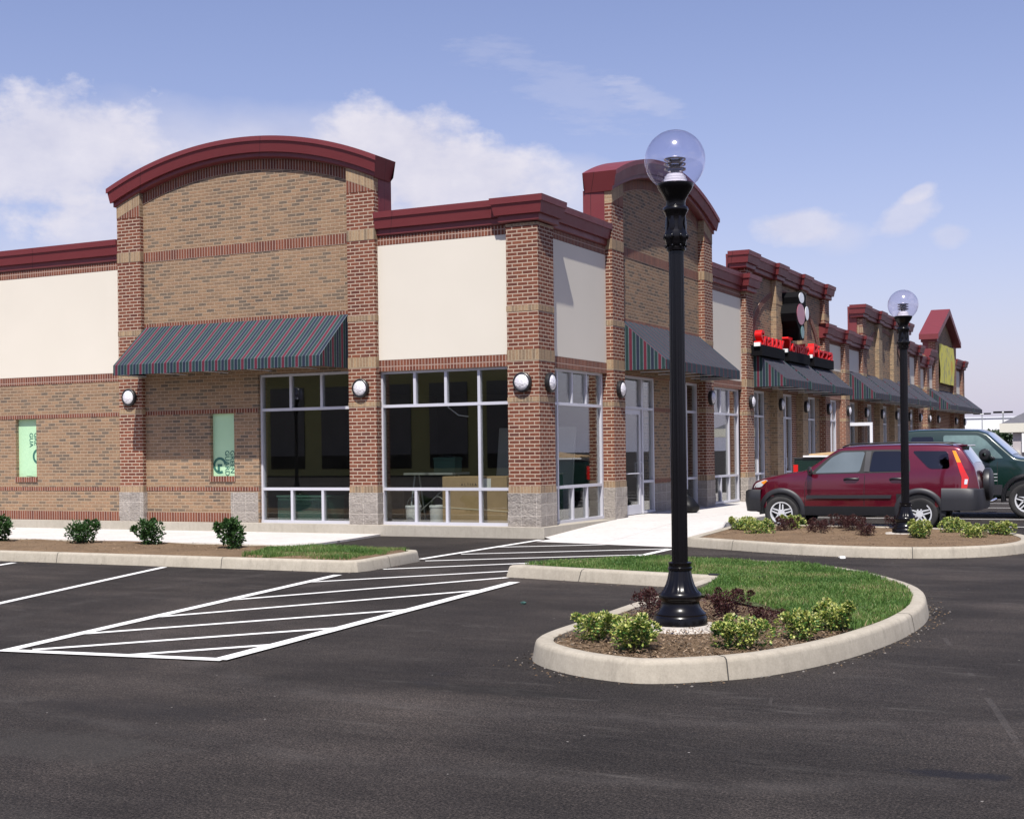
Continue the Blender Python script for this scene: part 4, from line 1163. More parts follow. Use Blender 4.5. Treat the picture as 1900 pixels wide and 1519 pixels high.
for k, (x, y, s, l) in enumerate(((4.15, 1.2, 1.15, 'burgundy shrub in front of the red car front wheel'), (4.92, .35, 1.1, 'burgundy shrub left of centre in the far bed, nearest the kerb'), (4.95, 2.0, 1.25, 'burgundy shrub of the pair below the red car front door, farther one'),
        (5.25, 1.35, 1.15, 'burgundy shrub of the pair below the red car front door, nearer one'), (5.72, .0, 1.0, 'burgundy shrub halfway between the pair and the far lamp base'), (5.88, 1.95, 1.1, 'burgundy shrub just left of the far lamp base'))):
    shrub('r', (k+1) % 2, x, y, .14, s, k*2.7, l, GB)

# ------------------------------------------------------------------ vehicles
def lerp(T, x):
    if x <= T[0][0]: return T[0][1]
    for (a, p), (b, q) in zip(T, T[1:]):
        if x <= b: return p+(q-p)*(x-a)/(b-a)
    return T[-1][1]
class Car:
    """u runs from nose to tail; v = 0 on the centre line, near side has v = -1"""
    def __init__(s, top, belt, hw, low, tumble, fw):
        s.top, s.belt, s.hw, s.low, s.tumble, s.fw = top, belt, hw, low, tumble, fw
    def side(s, u, z):
        h = lerp(s.hw, u); zb = lerp(s.belt, u)
        if z <= zb:
            return h-.035*max(0, (.80-z)/.5)**2-.022*max(0, (z-.86)/.3)
        return h-.022*max(0, (zb-.86)/.3)-(z-zb)*s.tumble-.02*max(0, (z-zb-.3)/.2)**2
    def ring(s, u):
        zt, zb, zl = lerp(s.top, u), lerp(s.belt, u), lerp(s.low, u)
        zs = min(zb, zt-.07); P = [(0, zl), (s.side(u, zl)*.7, zl), (s.side(u, zl)-.03, zl)]
        for i in range(7):
            z = zl+.02+(zs-zl-.02)*i/6; P.append((s.side(u, z), z))
        for i in range(1, 5):
            z = zs+(zt-.055-zs)*i/4; P.append((s.side(u, z), z))
        e = s.side(u, zt-.055)
        P += [(e-.012, zt-.028), (e-.035, zt-.008), (e-.09, zt+.004), (e*.6, zt+.022), (0, zt+.032)]
        return P
    def topz(s, u, v):
        zt = lerp(s.top, u); e = s.side(u, zt-.055); f = min(1, abs(v)/max(.01, e-.09)); return zt+.032-.028*f*f
def car_shell(car, us, fn, m):
    rows = []
    for u in us:
        P = car.ring(u); rows.append([fn(u, -v, z) for v, z in P]+[fn(u, v, z) for v, z in reversed(P[1:-1])])
    mb = MB(); mb.grid(rows, m, close_u=True); mb.face(rows[0], m); mb.face(rows[-1], m)
    return mb
def cut(o, cutters, axes=(), r=0.):
    bm = bmesh.new(); bm.from_mesh(o.data); bmesh.ops.remove_doubles(bm, verts=bm.verts[:], dist=1e-5); bmesh.ops.recalc_face_normals(bm, faces=bm.faces[:]); bm.to_mesh(o.data); bm.free()
    for c in cutters:
        md = o.modifiers.new('cut', 'BOOLEAN'); md.operation = 'DIFFERENCE'; md.object = c; md.solver = 'EXACT'
    bpy.context.view_layer.update()
    me = bpy.data.meshes.new_from_object(o.evaluated_get(bpy.context.evaluated_depsgraph_get()))
    o.modifiers.clear(); o.data = me
    me.set_sharp_from_angle(angle=R(32))
    me.materials.append(MATS['dark_gap'])
    for pl in me.polygons:
        if any(math.hypot(pl.center.x-a, pl.center.z-b) < r+.004 for a, b in axes) and abs(pl.center.y) > .3: pl.material_index = len(me.materials)-1
    for c in cutters: bpy.data.objects.remove(c)
def side_panel(car, fn, poly, m, sgn=-1, e=.006, th=.02, name='pane', parent=None):
    """polygon in (u,z) laid on the body side; subdivided so that it follows the curve"""
    bm = bmesh.new(); bm.faces.new([bm.verts.new((u, 0, z)) for u, z in poly])
    bmesh.ops.triangulate(bm, faces=bm.faces[:])
    for _ in range(4):
        es = [x for x in bm.edges if x.calc_length() > .14]
        if not es: break
        bmesh.ops.subdivide_edges(bm, edges=es, cuts=1); bmesh.ops.triangulate(bm, faces=bm.faces[:])
    mb = MB(); k = mb.mi(m)
    V = [v.co.copy() for v in bm.verts]; bm.verts.index_update(); nv = len(V)
    outer = [fn(c.x, sgn*(car.side(c.x, c.z)+e), c.z) for c in V]; inner = [fn(c.x, sgn*(car.side(c.x, c.z)+e-th), c.z) for c in V]
    mb.v = outer+inner
    def add(f, sm): mb.f.append(f); mb.m.append(k); mb.uv.append(None); mb.sm.append(sm)
    for f in bm.faces:
        q = [v.index for v in f.verts]; add(tuple(q), True); add(tuple(i+nv for i in reversed(q)), True)
    for e_ in bm.edges:
        if e_.is_boundary: a, b = [v.index for v in e_.verts]; add((a, b, b+nv, a+nv), False)
    bm.free()
    return mb.build(name, parent, sharp=40)
def rounded(poly, r=.04, k=4):
    out = []; n = len(poly)
    for i in range(n):
        a, b, c = Vector(poly[i-1]), Vector(poly[i]), Vector(poly[(i+1) % n])
        la, lc = (a-b).length, (c-b).length; rr = min(r, la*.45, lc*.45)
        p, q = b+(a-b).normalized()*rr, b+(c-b).normalized()*rr
        for j in range(k+1):
            t = j/k; x = p*(1-t)**2+b*2*t*(1-t)+q*t*t; out.append((x.x, x.y))
    return out
def wheel(parent, fn, u, v, r, w, sgn, spokes=6, rim_r=.62):
    t = MB(); c = (0, 0, 0)
    prof = [(r*.64, -w*.42), (r*.80, -w*.5), (r*.93, -w*.48), (r*.985, -w*.40), (r, -w*.28), (r, w*.28), (r*.985, w*.40), (r*.93, w*.48), (r*.80, w*.5), (r*.64, w*.42)]
    rows = [[fn(u+rr*math.cos(a), v+sgn*h, r+rr*math.sin(a)) for a in [k*math.pi/24 for k in range(48)]] for rr, h in prof]
    t.grid(rows, 'tyre_rubber', close_u=True); wh = t.build('wheel', parent, sharp=40)
    m = MB(); R0 = r*.655
    rp = [(R0, w*.40), (R0+.004, w*.44), (R0-.02, w*.43), (R0-.03, w*.2), (R0-.04, -w*.3)]
    rows = [[fn(u+rr*math.cos(a), v+sgn*h, r+rr*math.sin(a)) for a in [k*math.pi/20 for k in range(40)]] for rr, h in rp]
    m.grid(rows, 'alloy', close_u=True)
    for k in range(spokes):
        a = k*2*math.pi/spokes+.3
        for off in ((-.10, .10) if spokes < 8 else (0,)):
            pts = [(r*.10, off*1.6-.05), (R0-.015, off*1.25-.045), (R0-.015, off*1.25+.055), (r*.10, off*1.6+.10)]
            pol = []
            for rr, tw in pts:
                dx = rr*math.cos(a)-tw*r*.62*math.sin(a); dz = rr*math.sin(a)+tw*r*.62*math.cos(a); pol.append((u+dx, r+dz))
            m.prism(pol, w*.30, w*.41, 'alloy', lambda p, q, h: fn(p, v+sgn*h, q))
    m.prism([(u+r*.2*math.cos(k*math.pi/8), r+r*.2*math.sin(k*math.pi/8)) for k in range(16)], w*.30, w*.43, 'alloy', lambda p, q, h: fn(p, v+sgn*h, q))
    m.build('rim', wh, sharp=30)
    d = MB(); d.prism([(u+(R0-.03)*math.cos(k*math.pi/12), r+(R0-.03)*math.sin(k*math.pi/12)) for k in range(24)], -.02, .012, 'dark_gap', lambda p, q, h: fn(p, v+sgn*h, q)); d.build('brake_disc', wh)
    return wh

def arch_cutter(fn, u, r, zc, v0, v1):
    mb = MB(); mb.prism([(u+r*math.cos(k*math.pi/20), zc+r*math.sin(k*math.pi/20)) for k in range(40)], v0, v1, 'dark_gap', lambda p, q, h: fn(p, h, q)); return mb.build('cutter')
def flare(car, fn, u, zc, r0, r1, m, parent, a0=-8, a1=188, e=.03):
    """raised lip round a wheel arch on both sides"""
    N = 26
    for sgn in (-1, 1):
        mb = MB(); rows = []
        for rr, ee in ((r0-.02, -.03), (r0, e), (r0+.02, e+.006), (r1-.02, e), (r1, -.002)):
            row = []
            for k in range(N+1):
                a = R(a0+(a1-a0)*k/N); uu, zz = u+rr*math.cos(a), zc+rr*math.sin(a)
                row.append(fn(uu, sgn*(car.side(uu, max(.3, zz))+ee), max(.24, zz)))
            rows.append(row)
        mb.grid(rows, m); mb.build('wheel_arch', parent, sharp=50)

# ---- red sport utility vehicle, nose towards the shops
XR, YC = 3.36, 4.56
suv = empty('red_car', (XR, YC, 0))
suv.scale = (.985, 1, .957)
tag(suv, 'dark red estate-bodied off-roader with grey bumpers and a spare wheel on its tail', 'car')
fs = lambda u, v, z: (u, v, z)          # local frame: nose at -x, near side -y
def mk(car):
    return car
S = Car(top=[(-.70, .72), (-.67, .86), (-.58, .955), (-.30, 1.04), (.0, 1.095), (.40, 1.155), (.50, 1.19), (1.06, 1.585), (1.20, 1.632), (1.5, 1.655), (2.2, 1.668), (2.9, 1.66), (3.22, 1.640), (3.34, 1.60), (3.50, 1.36), (3.60, 1.20), (3.66, .90), (3.67, .70)],
        belt=[(-.7, .95), (.4, 1.08), (1., 1.10), (2.4, 1.125), (3.5, 1.16)],
        hw=[(-.70, .50), (-.66, .62), (-.55, .75), (-.3, .845), (.0, .875), (.6, .885), (2., .89), (2.9, .88), (3.3, .855), (3.55, .80), (3.67, .70)],
        low=[(-.7, .52), (-.6, .36), (-.3, .30), (3.0, .30), (3.15, .42), (3.67, .52)], tumble=.36, fw=0)
us = [-.70, -.67, -.62, -.55, -.45, -.30, -.15, 0, .15, .3, .40, .5, .6, .7, .8, .9, 1.0, 1.06, 1.12, 1.2, 1.35, 1.5, 1.8, 2.2, 2.6, 2.9, 3.1, 3.22, 3.30, 3.34, 3.40, 3.46, 3.52, 3.58, 3.62, 3.66, 3.67]
mb = car_shell(S, us, fs, 'red_paint'); body = mb.build('body', suv, sharp=32)
cut(body, [arch_cutter(fs, 0, .385, .36, -1.2, -.52), arch_cutter(fs, 0, .385, .36, .52, 1.2), arch_cutter(fs, 2.62, .385, .36, -1.2, -.52), arch_cutter(fs, 2.62, .385, .36, .52, 1.2)], ((0, .36), (2.62, .36)), .385)
for u in (0, 2.62):
    for s_ in (-1, 1): wheel(suv, fs, u, s_*.775, .335, .215, s_, 5)
    flare(S, fs, u, .36, .38, .475, 'grey_cladding', suv, e=.022)
    mbx = MB(); mbx.prism([(u+.38*math.cos(k*math.pi/14), .36+.38*math.sin(k*math.pi/14)) for k in range(15)], -.53, .53, 'dark_gap', lambda p, q, h: fs(p, h, q)); mbx.build('wheel_well', suv)
# windows
fwin = [(.66, 1.125), (1.52, 1.145), (1.60, 1.54), (1.17, 1.535), (.98, 1.44)]
rwin = [(1.70, 1.15), (2.40, 1.165), (2.38, 1.35), (2.27, 1.545), (1.75, 1.545)]
qwin = [(2.80, 1.20), (3.17, 1.205), (3.12, 1.535), (2.47, 1.545)]
for sgn in (-1, 1):
    side_panel(S, fs, rounded([(.56, 1.105), (1.66, 1.125), (1.70, 1.575), (1.12, 1.565), (.93, 1.455)], .05), 'dark_gap', sgn, .003, .02, 'window_seal', suv)
    side_panel(S, fs, rounded([(1.62, 1.125), (2.46, 1.14), (2.44, 1.36), (2.31, 1.575), (1.66, 1.575)], .05), 'dark_gap', sgn, .003, .02, 'window_seal', suv)
    side_panel(S, fs, rounded(fwin, .05), 'car_glass' if False else 'pane_front', sgn, .008, .02, 'front_side_window', suv) if 'pane_front' in MATS else side_panel(S, fs, rounded(fwin, .05), 'privacy_glass', sgn, .008, .008, 'front_side_window', suv)
    side_panel(S, fs, rounded(rwin, .05), 'privacy_glass', sgn, .008, .008, 'rear_side_window', suv)
    side_panel(S, fs, rounded(qwin, .07), 'privacy_glass', sgn, .008, .008, 'quarter_window', suv)
    side_panel(S, fs, [(1.60, 1.15), (1.70, 1.15), (1.72, 1.55), (1.62, 1.55)], 'grey_cladding', sgn, .011, .012, 'door_pillar_trim', suv)
    side_panel(S, fs, [(.50, .625), (2.10, .635), (2.12, .70), (.50, .692)], 'grey_cladding', sgn, .022, .024, 'side_moulding', suv)
    side_panel(S, fs, [(.40, .295), (2.22, .295), (2.22, .475), (.42, .475)], 'black_plastic', sgn, .012, .02, 'sill', suv)
    # shut lines
    for line in ([(.46, .49), (.47, .80), (.50, 1.02), (.57, 1.12)], [(1.60, .49), (1.605, .80), (1.62, 1.12)], [(2.30, .86), (2.36, .98), (2.47, 1.14)]):
        for (a, b), (c_, d) in zip(line, line[1:]): side_panel(S, fs, [(a-.005, b), (a+.005, b), (c_+.005, d), (c_-.005, d)], 'dark_gap', sgn, .0015, .006, 'door_gap', suv)
    for uu in (1.36, 2.22):
        h = MB(); y = S.side(uu, 1.03)
        h.tube([fs(uu-.13, sgn*(y), 1.0), fs(uu-.08, sgn*(y+.03), 1.015), fs(uu+.09, sgn*(y+.03), 1.015), fs(uu+.14, sgn*y, 1.01)], .024, 'black_plastic', 8); h.build('door_handle', suv)
    # mirror
    h = MB(); yy = S.side(.62, 1.12)
    rows = [[fs(.60+.05*math.cos(t)*q+.03*p, sgn*(yy+.14+.12*p), 1.17+.095*math.sin(t)*q) for t in [i*math.pi/6 for i in range(12)]] for p, q in ((-1, .3), (-.9, .8), (-.3, 1), (.5, 1), (.9, .8), (1, .3))]
    h.grid(rows, 'red_paint' if False else 'black_plastic', close_u=True); h.tube([fs(.60, sgn*(yy-.02), 1.12), fs(.6, sgn*(yy+.08), 1.15)], .025, 'black_plastic'); h.build('wing_mirror', suv)
    # tail lamp up the rear pillar
    for (a, m_) in (([(3.195, 1.545), (3.255, 1.54), (3.36, 1.32), (3.285, 1.32)], 'amber_lens'), ([(3.285, 1.318), (3.36, 1.318), (3.50, 1.02), (3.47, .83), (3.37, .83), (3.375, 1.03)], 'red_lens'), ([(3.42, .905), (3.47, .905), (3.485, 1.0), (3.43, 1.0)], 'clear_lens')):
        side_panel(S, fs, a, m_, sgn, .012 if m_ != 'clear_lens' else .016, .02, 'tail_lamp', suv)
    # head lamp
    side_panel(S, fs, rounded([(-.60, .83), (-.42, .85), (-.26, .985), (-.34, 1.0), (-.52, .93)], .03), 'clear_lens', sgn, .010, .03, 'headlamp', suv)
    side_panel(S, fs, rounded([(-.36, .90), (-.28, .97), (-.31, .99), (-.42, .95)], .02), 'amber_lens', sgn, .014, .02, 'indicator_lamp', suv)
    # roof rail
    h = MB(); h.tube([fs(1.15, sgn*.62, 1.635), fs(1.3, sgn*.63, 1.69), fs(2.2, sgn*.63, 1.712), fs(3.0, sgn*.62, 1.70), fs(3.2, sgn*.61, 1.66)], .016, 'black_plastic', 8); h.build('roof_rail', suv)
# front and rear bumpers
def bumper(u0, u1, z0, z1, out, rear):
    mb = MB(); rows = []
    ks = [.5-.5*math.cos(math.pi*i/36) for i in range(37)]
    for (dz, e) in ((0, -.04), (.02, .01), (.5, .04), (.93, .03), (1., -.02)):
        row = []
        for k in ks:
            a = math.pi*(k-.5); c, s_ = math.cos(a), math.sin(a)
            # superellipse plan
            v = (abs(s_)**.26)*math.copysign(1, s_)*(.895+e*.5); du = (abs(c)**.30)*(u1-u0)
            row.append(fs(u0+du*(1 if True else 0)+(e if rear else -e)*abs(c)**.3, v, z0+(z1-z0)*dz))
        rows.append(row)
    mb.grid(rows, 'grey_cladding' if rear else 'black_plastic'); mb.face(rows[0], 'black_plastic'); mb.face(rows[-1], 'grey_cladding')
    return mb.build('bumper', suv, sharp=50)
bumper(3.02, 3.665, .40, .83, 0, True)
bumper(-.40, -.72, .36, .80, 0, False)
# screens
def screen(car, u0, u1, vw0, vw1, m, name, parent, fn, e=.008):
    mb = MB(); N, M_ = 8, 10; rows = []
    for i in range(N+1):
        u = u0+(u1-u0)*i/N; w = vw0+(vw1-vw0)*i/N
        rows.append([fn(u, w*(-1+2*j/M_), car.topz(u, w*(-1+2*j/M_))+e) for j in range(M_+1)])
    mb.grid(rows, m); return mb.build(name, parent, recalc=False)
screen(S, .56, 1.04, .70, .56, 'privacy_glass', 'windscreen', suv, fs); screen(S, 3.35, 3.55, .56, .62, 'privacy_glass', 'rear_window', suv, fs)
# spare wheel cover, tail door trim, mud flaps
h = MB(); h.lathe([(.02, .0), (.27, .0), (.315, .03), (.325, .08), (.315, .13), (.27, .155), (.02, .16)], 'black_plastic', c=fs(3.64, .08, .88), seg=36, axis='x'); h.build('spare_wheel', suv, sharp=40)
for a, b in ((2.98, 3.01), (.40, .425)): h = MB(); h.box(a, b, -.86, -.66, .17, .42, 'black_plastic', fs); h.build('mud_flap', suv)
h = MB(); h.box(3.20, 3.44, -.50, .50, 1.625, 1.655, 'red_paint', fs); h.build('spoiler', suv, bevel=.01)
h = MB(); h.tube([fs(.47, -.2, 1.17), fs(.60, -.5, 1.27)], .008, 'black_plastic'); h.tube([fs(.47, .35, 1.17), fs(.60, .05, 1.27)], .008, 'black_plastic'); h.build('wiper', suv)

# ---- green pickup, backed in beyond it (nose to +x)
XT, YT = 7.28, 9.78
truck = empty('green_pickup', (XT, YT, 0))
tag(truck, 'dark green pickup with black mirror backed up to the shops, load in its bed', 'pickup truck')
ft = lambda u, v, z: (-u, -v, z)          # u from nose to tail, local nose to +x; near side -y is v = +1
T = Car(top=[(-.92, .90), (-.88, 1.05), (-.75, 1.14), (-.3, 1.235), (.12, 1.275), (.2, 1.29), (.27, 1.31), (.84, 1.83), (1.02, 1.895), (1.8, 1.925), (2.3, 1.92), (2.55, 1.90), (2.66, 1.84)],
        belt=[(-.9, 1.1), (.5, 1.24), (1., 1.26), (2.7, 1.30)], hw=[(-.92, .72), (-.85, .86), (-.6, .93), (0, .965), (1., .965), (2.66, .955)],
        low=[(-.92, .55), (-.7, .45), (2.7, .45)], tumble=.26, fw=0)
us = [-.92, -.88, -.8, -.7, -.5, -.3, 0, .12, .2, .27, .35, .45, .55, .65, .75, .84, .92, 1.02, 1.2, 1.4, 1.6, 1.8, 2.1, 2.3, 2.45, 2.55, 2.62, 2.66]
mb = car_shell(T, us, ft, 'green_paint'); tb = mb.build('cab', truck, sharp=32)
cut(tb, [arch_cutter(ft, 0, .46, .42, -1.3, -.55), arch_cutter(ft, 0, .46, .42, .55, 1.3)], ((0, .42),), .46)
for s_ in (-1, 1):
    side_panel(T, ft, rounded([(.47, 1.285), (1.70, 1.30), (1.74, 1.80), (1.02, 1.79), (.86, 1.69)], .05), 'truck_pane', s_, .006, .008, 'front_side_window', truck)
    side_panel(T, ft, rounded([(1.92, 1.36), (2.46, 1.37), (2.42, 1.77), (1.95, 1.77)], .06), 'privacy_glass', s_, .006, .008, 'rear_side_window', truck)
    for line in ([(.60, .52), (.60, 1.27)], [(1.80, .52), (1.80, 1.3)]):
        for (a, b), (c_, d) in zip(line, line[1:]): side_panel(T, ft, [(a-.006, b), (a+.006, b), (c_+.006, d), (c_-.006, d)], 'dark_gap', s_, .002, .006, 'door_gap', truck)
    for zz in (.80, .87, .94): side_panel(T, ft, [(.60, zz), (1.0, zz), (1.0, zz+.022), (.60, zz+.022)], 'grey_steel', s_, .004, .006, 'trim_strip', truck)
    side_panel(T, ft, [(.50, .50), (2.6, .50), (2.6, .72), (.50, .72)], 'grey_cladding', s_, .012, .02, 'sill_trim', truck)
    h = MB(); yy = T.side(.95, 1.30)
    rows = [[ft(.83+.12*math.cos(t)*q, s_*(yy+.20+.17*p), 1.37+.13*math.sin(t)*q) for t in [i*math.pi/6 for i in range(12)]] for p, q in ((-1, .3), (-.9, .8), (-.3, 1), (.5, 1), (.9, .85), (1, .3))]
    h.grid(rows, 'black_plastic', close_u=True); h.tube([ft(.66, s_*(yy-.02), 1.27), ft(.80, s_*(yy+.06), 1.33)], .04, 'black_plastic'); h.build('wing_mirror', truck)
    h = MB(); h.tube([ft(.62, s_*.99, .42), ft(.7, s_*1.03, .38), ft(2.5, s_*1.03, .38), ft(2.6, s_*.99, .42)], .04, 'chrome', 10); h.build('step_bar', truck)
    flare(T, ft, 0, .42, .45, .54, 'grey_cladding', truck, e=.03)
for u in (0, 3.55):
    for s_ in (-1, 1): wheel(truck, ft, u, s_*.84, .385, .26, s_, 6)
mbx = MB(); mbx.prism([(.455*math.cos(k*math.pi/14), .42+.455*math.sin(k*math.pi/14)) for k in range(15)], -.56, .56, 'dark_gap', lambda p, q, h: ft(p, h, q)); mbx.build('wheel_well', truck)
screen(T, .31, .82, .80, .66, 'privacy_glass', 'windscreen', truck, ft)
# cargo bed
mb = MB()
for s_ in (-1, 1):
    a, b = sorted((s_*.87, s_*.95))
    N = 30; P = [(2.72, .55), (3.03, .55)]+[(3.55+.50*math.cos(R(180-180*k/N)), .42+.50*math.sin(R(180-180*k/N))) for k in range(2, N-1)]+[(4.07, .55), (5.02, .58), (5.02, 1.30), (2.72, 1.30)]
    mb.prism(P, a, b, 'green_paint', lambda p, q, h: ft(p, h, q)); a, b = sorted((s_*.84, s_*.965)); mb.box(2.72, 5.04, a, b, 1.30, 1.345, 'black_plastic', ft)
mb.box(2.72, 2.78, -.87, .87, .6, 1.30, 'green_paint', ft); mb.box(4.96, 5.02, -.87, .87, .6, 1.30, 'green_paint', ft); mb.box(2.78, 4.96, -.87, .87, .62, .68, 'dark_gap', ft)
mb.build('cargo_bed', truck, bevel=.012)
for s_ in (-1, 1): mb = MB(); a, b = sorted((s_*.80, s_*.955)); mb.box(4.93, 5.035, a, b, .85, 1.18, 'red_lens', ft); mb.build('tail_lamp', truck)
mb = MB(); mb.box(5.02, 5.18, -.95, .95, .50, .68, 'chrome', ft); mb.build('bumper', truck, bevel=.02)
mb = MB(); mb.box(-1.02, -.86, -.9, .9, .46, .70, 'chrome', ft); mb.build('bumper', truck, bevel=.02)
# load on the bed rails
mb = MB(); mb.box(-1.15, 1.15, -.75, .75, 0, .035, 'white_render'); o = mb.build('white_board'); o.location = (XT-3.65, YT-.25, 1.352); tag(o, 'white flat board laid across the green pickup bed', 'board')
mb = MB(); mb.prism([(-.95, 0), (.55, .0), (.62, .17), (.45, .20), (-.2, .09), (-.95, .03)], -.6, .6, 'cardboard', lambda a, b, c: (a, c, b)); o = mb.build('cardboard_sheet'); o.location = (XT-3.75, YT-.25, 1.392); tag(o, 'creased brown cardboard sheet lying on the white board in the pickup bed', 'cardboard')

# ------------------------------------------------------------------ things in and about the shops
mb = MB(); mb.box(-.69, .69, -.35, .35, 0, .90, 'cardboard'); o = mb.build('cardboard_box', bevel=.012); o.location = (-1.70, 1.02, .20)
tag(o, 'large brown cardboard box behind the window left of the corner pillar', 'box')
mb = MB(); mb.box(-.70, .70, -.356, .356, .27, .292, 'tape'); t_ = mb.build('tape_strip', o); t_.rotation_euler.y = R(3)
mb = MB(); mb.box(.10, .36, -.356, -.352, .66, .86, 'paper'); mb.build('shipping_label', o)
lt = text_mesh('A L T I S A', .075, .002); place_mesh('lettering', lt, 'dark_gap', o, lambda x, y, z: Vector((-.28+x*1.0, -.3525+z, .72+y)))
def bucket(x, y, label):
    r = MB(); r.lathe([(.13, 0), (.14, .02), (.152, .30), (.160, .30), (.160, .335), (.150, .345), (.142, .30), (.128, .03)], 'white_plastic', seg=32); b = r.build('bucket', sharp=40); b.location = (x, y, .197)
    h = MB(); h.tube([(.155*math.cos(a), .02, .31+.20*math.sin(a)) for a in [k*math.pi/12 for k in range(13)]], .005, 'grey_steel', 6); h.build('bucket_handle', b)
    tag(b, label, 'bucket', 'white pails behind the window'); return b
bucket(-3.08, .75, 'white plastic bucket with raised handle behind the left end of the corner window'); bucket(-2.66, .95, 'white plastic bucket half hidden by a mullion, right of the other bucket')
# trestle table
tr = empty('trestle_table', (-2.95, 1.45, .195)); tag(tr, 'grey folding trestle table behind the corner window', 'table')
r = MB(); r.box(-.55, .55, -.35, .35, .93, .97, 'grey_steel'); r.build('tabletop', tr)
for sx in (-.45, .45):
    for sy in (-1, 1):
        r = MB(); r.tube([(sx, sy*.08, .92), (sx+.12*math.copysign(1, sx)*-1*0, sy*.32, 0)], .018, 'grey_steel', 6); r.build('leg', tr)
r = MB(); r.tube([(-.45, 0, .15), (.45, 0, .88)], .014, 'grey_steel', 6); r.build('brace', tr)
mb = MB(); mb.box(-.6, .6, -.3, .3, 0, .5, 'dark_crate'); mb.box(-.62, .62, -.32, .32, .5, .54, 'dark_crate'); o = mb.build('storage_crate', bevel=.01); o.location = (-5.45, .72, .197); tag(o, 'dark green storage crate behind the window right of the boarded opening', 'crate')
mb = MB(); mb.box(-.4, .4, -.3, .3, 0, .9, 'dark_crate'); mb.box(-.44, .44, -.34, .34, .9, .95, 'grey_steel'); o = mb.build('counter', bevel=.01); o.location = (-1.15, 2.35, .197); tag(o, 'dark counter seen through the window right of the corner pillar', 'counter')
mb = MB(); mb.box(-.18, .18, -.12, .12, 0, .06, 'blue_cloth'); o = mb.build('folded_cloth', bevel=.01); o.location = (-1.1, 2.3, 1.147); tag(o, 'small blue folded cloth on the dark counter', 'cloth')
cb = MB(); cb.tube([(-2.35, .9, 3.18), (-2.42, .9, 2.75), (-2.36, .9, 2.42), (-2.15, .92, 2.27), (-1.95, .95, 2.24)], .012, 'white_plastic', 6); tag(cb.build('cable'), 'white cable hanging in a loop inside the corner window', 'cable')
mb = MB(); mb.box(-.24, .24, -.14, .14, 0, .24, 'dark_crate'); mb.box(-.25, .25, -.15, .15, .24, .30, 'dark_crate'); mb.box(-.10, .10, -.02, .02, .30, .34, 'black_plastic'); o = mb.build('toolbox', bevel=.012); o.location = (-2.68, 1.42, 1.165); tag(o, 'dark green toolbox standing on the folding trestle table', 'toolbox')
mb = MB(); mb.box(-.9, .9, 0, .08, 0, 1.9, 'white_render'); o = mb.build('drywall_stack'); o.location = (-2.2, 4.2, .197); o.rotation_euler.x = R(-9); tag(o, 'pale plasterboard sheets leaning deep inside behind the corner window', 'plasterboard')
mb = MB(); mb.box(-.5, .5, -.4, .4, 0, .6, 'cardboard'); o = mb.build('cardboard_box', bevel=.01); o.location = (-4.9, 3.0, .197); tag(o, 'brown cardboard box deep inside behind the window right of the boarded opening', 'box')
# rubbish bag by the far door
mb = MB(); rows = []
for i in range(13):
    f = i/12; r_ = .27*(math.sin(min(1, f*1.25+.12)*math.pi)**.6)*(1-.45*f)+.02; row = []
    for k in range(22):
        a = k*2*math.pi/22; q = 1+.10*noise.noise(Vector((math.cos(a)*2, math.sin(a)*2, f*3)))+.04*math.sin(6*a+f*5)
        row.append((r_*q*math.cos(a), r_*q*math.sin(a), .52*f))
    rows.append(row)
mb.grid(rows, 'black_bag', close_u=True); mb.face(rows[0], 'black_bag'); mb.face(rows[-1], 'black_bag')
o = mb.build('rubbish_bag', sharp=70); o.location = (.52, 6.42, .17); tag(o, 'black rubbish bag on the pavement behind the near lamp post', 'bag')
# small board sign
sb = empty('pavement_sign', (.9, 28.2, .17)); tag(sb, 'small white and blue folding board on the pavement behind the red car', 'sign')
for s_ in (-1, 1):
    mb = MB(); mb.prism([(s_*.20, 0), (s_*.22, 0), (.02*s_, 1.05), (0, 1.05)], -.25, .25, 'white_acrylic', lambda a, b, c: (c, a, b)); mb.build('board', sb)
mb = MB(); mb.prism([(-.155, .35), (-.165, .35), (-.088, .75), (-.078, .75)], -.18, .18, 'blue_cloth', lambda a, b, c: (c, a-.012, b)); mb.build('notice', sb)
# litter
def litter(name, x, y, s, m, seed, label):
    rnd = random.Random(seed); mb = MB()
    P = [[(s*(1+.5*rnd.uniform(-1, 1))*math.cos(k*math.pi/4)*math.cos(p), s*(1+.5*rnd.uniform(-1, 1))*math.sin(k*math.pi/4)*math.cos(p), s*.5*(1+math.sin(p))) for k in range(8)] for p in (-1.4, -.6, .1, .7, 1.4)]
    mb.grid(P, m, close_u=True, smooth=False); o = mb.build(name); o.location = (x, y, .0); tag(o, label, 'litter'); return o
litter('crumpled_wrapper', 6.05, -2.95, .045, 'paper', 3, 'white crumpled wrapper on the tarmac below the far kerb')
litter('crushed_can', 4.33, -9.6, .03, 'dark_crate', 5, 'small dark crushed can on the tarmac left of the near island')
h = MB(); h.tube([(5.60, -7.47, .155), (5.72, -7.5, .158), (6.05, -7.62, .16), (6.3, -7.75, .165)], .018, 'black_plastic', 6); tag(h.build('hose_end'), 'short black hose lying over the kerb corner behind the near lamp', 'hose')

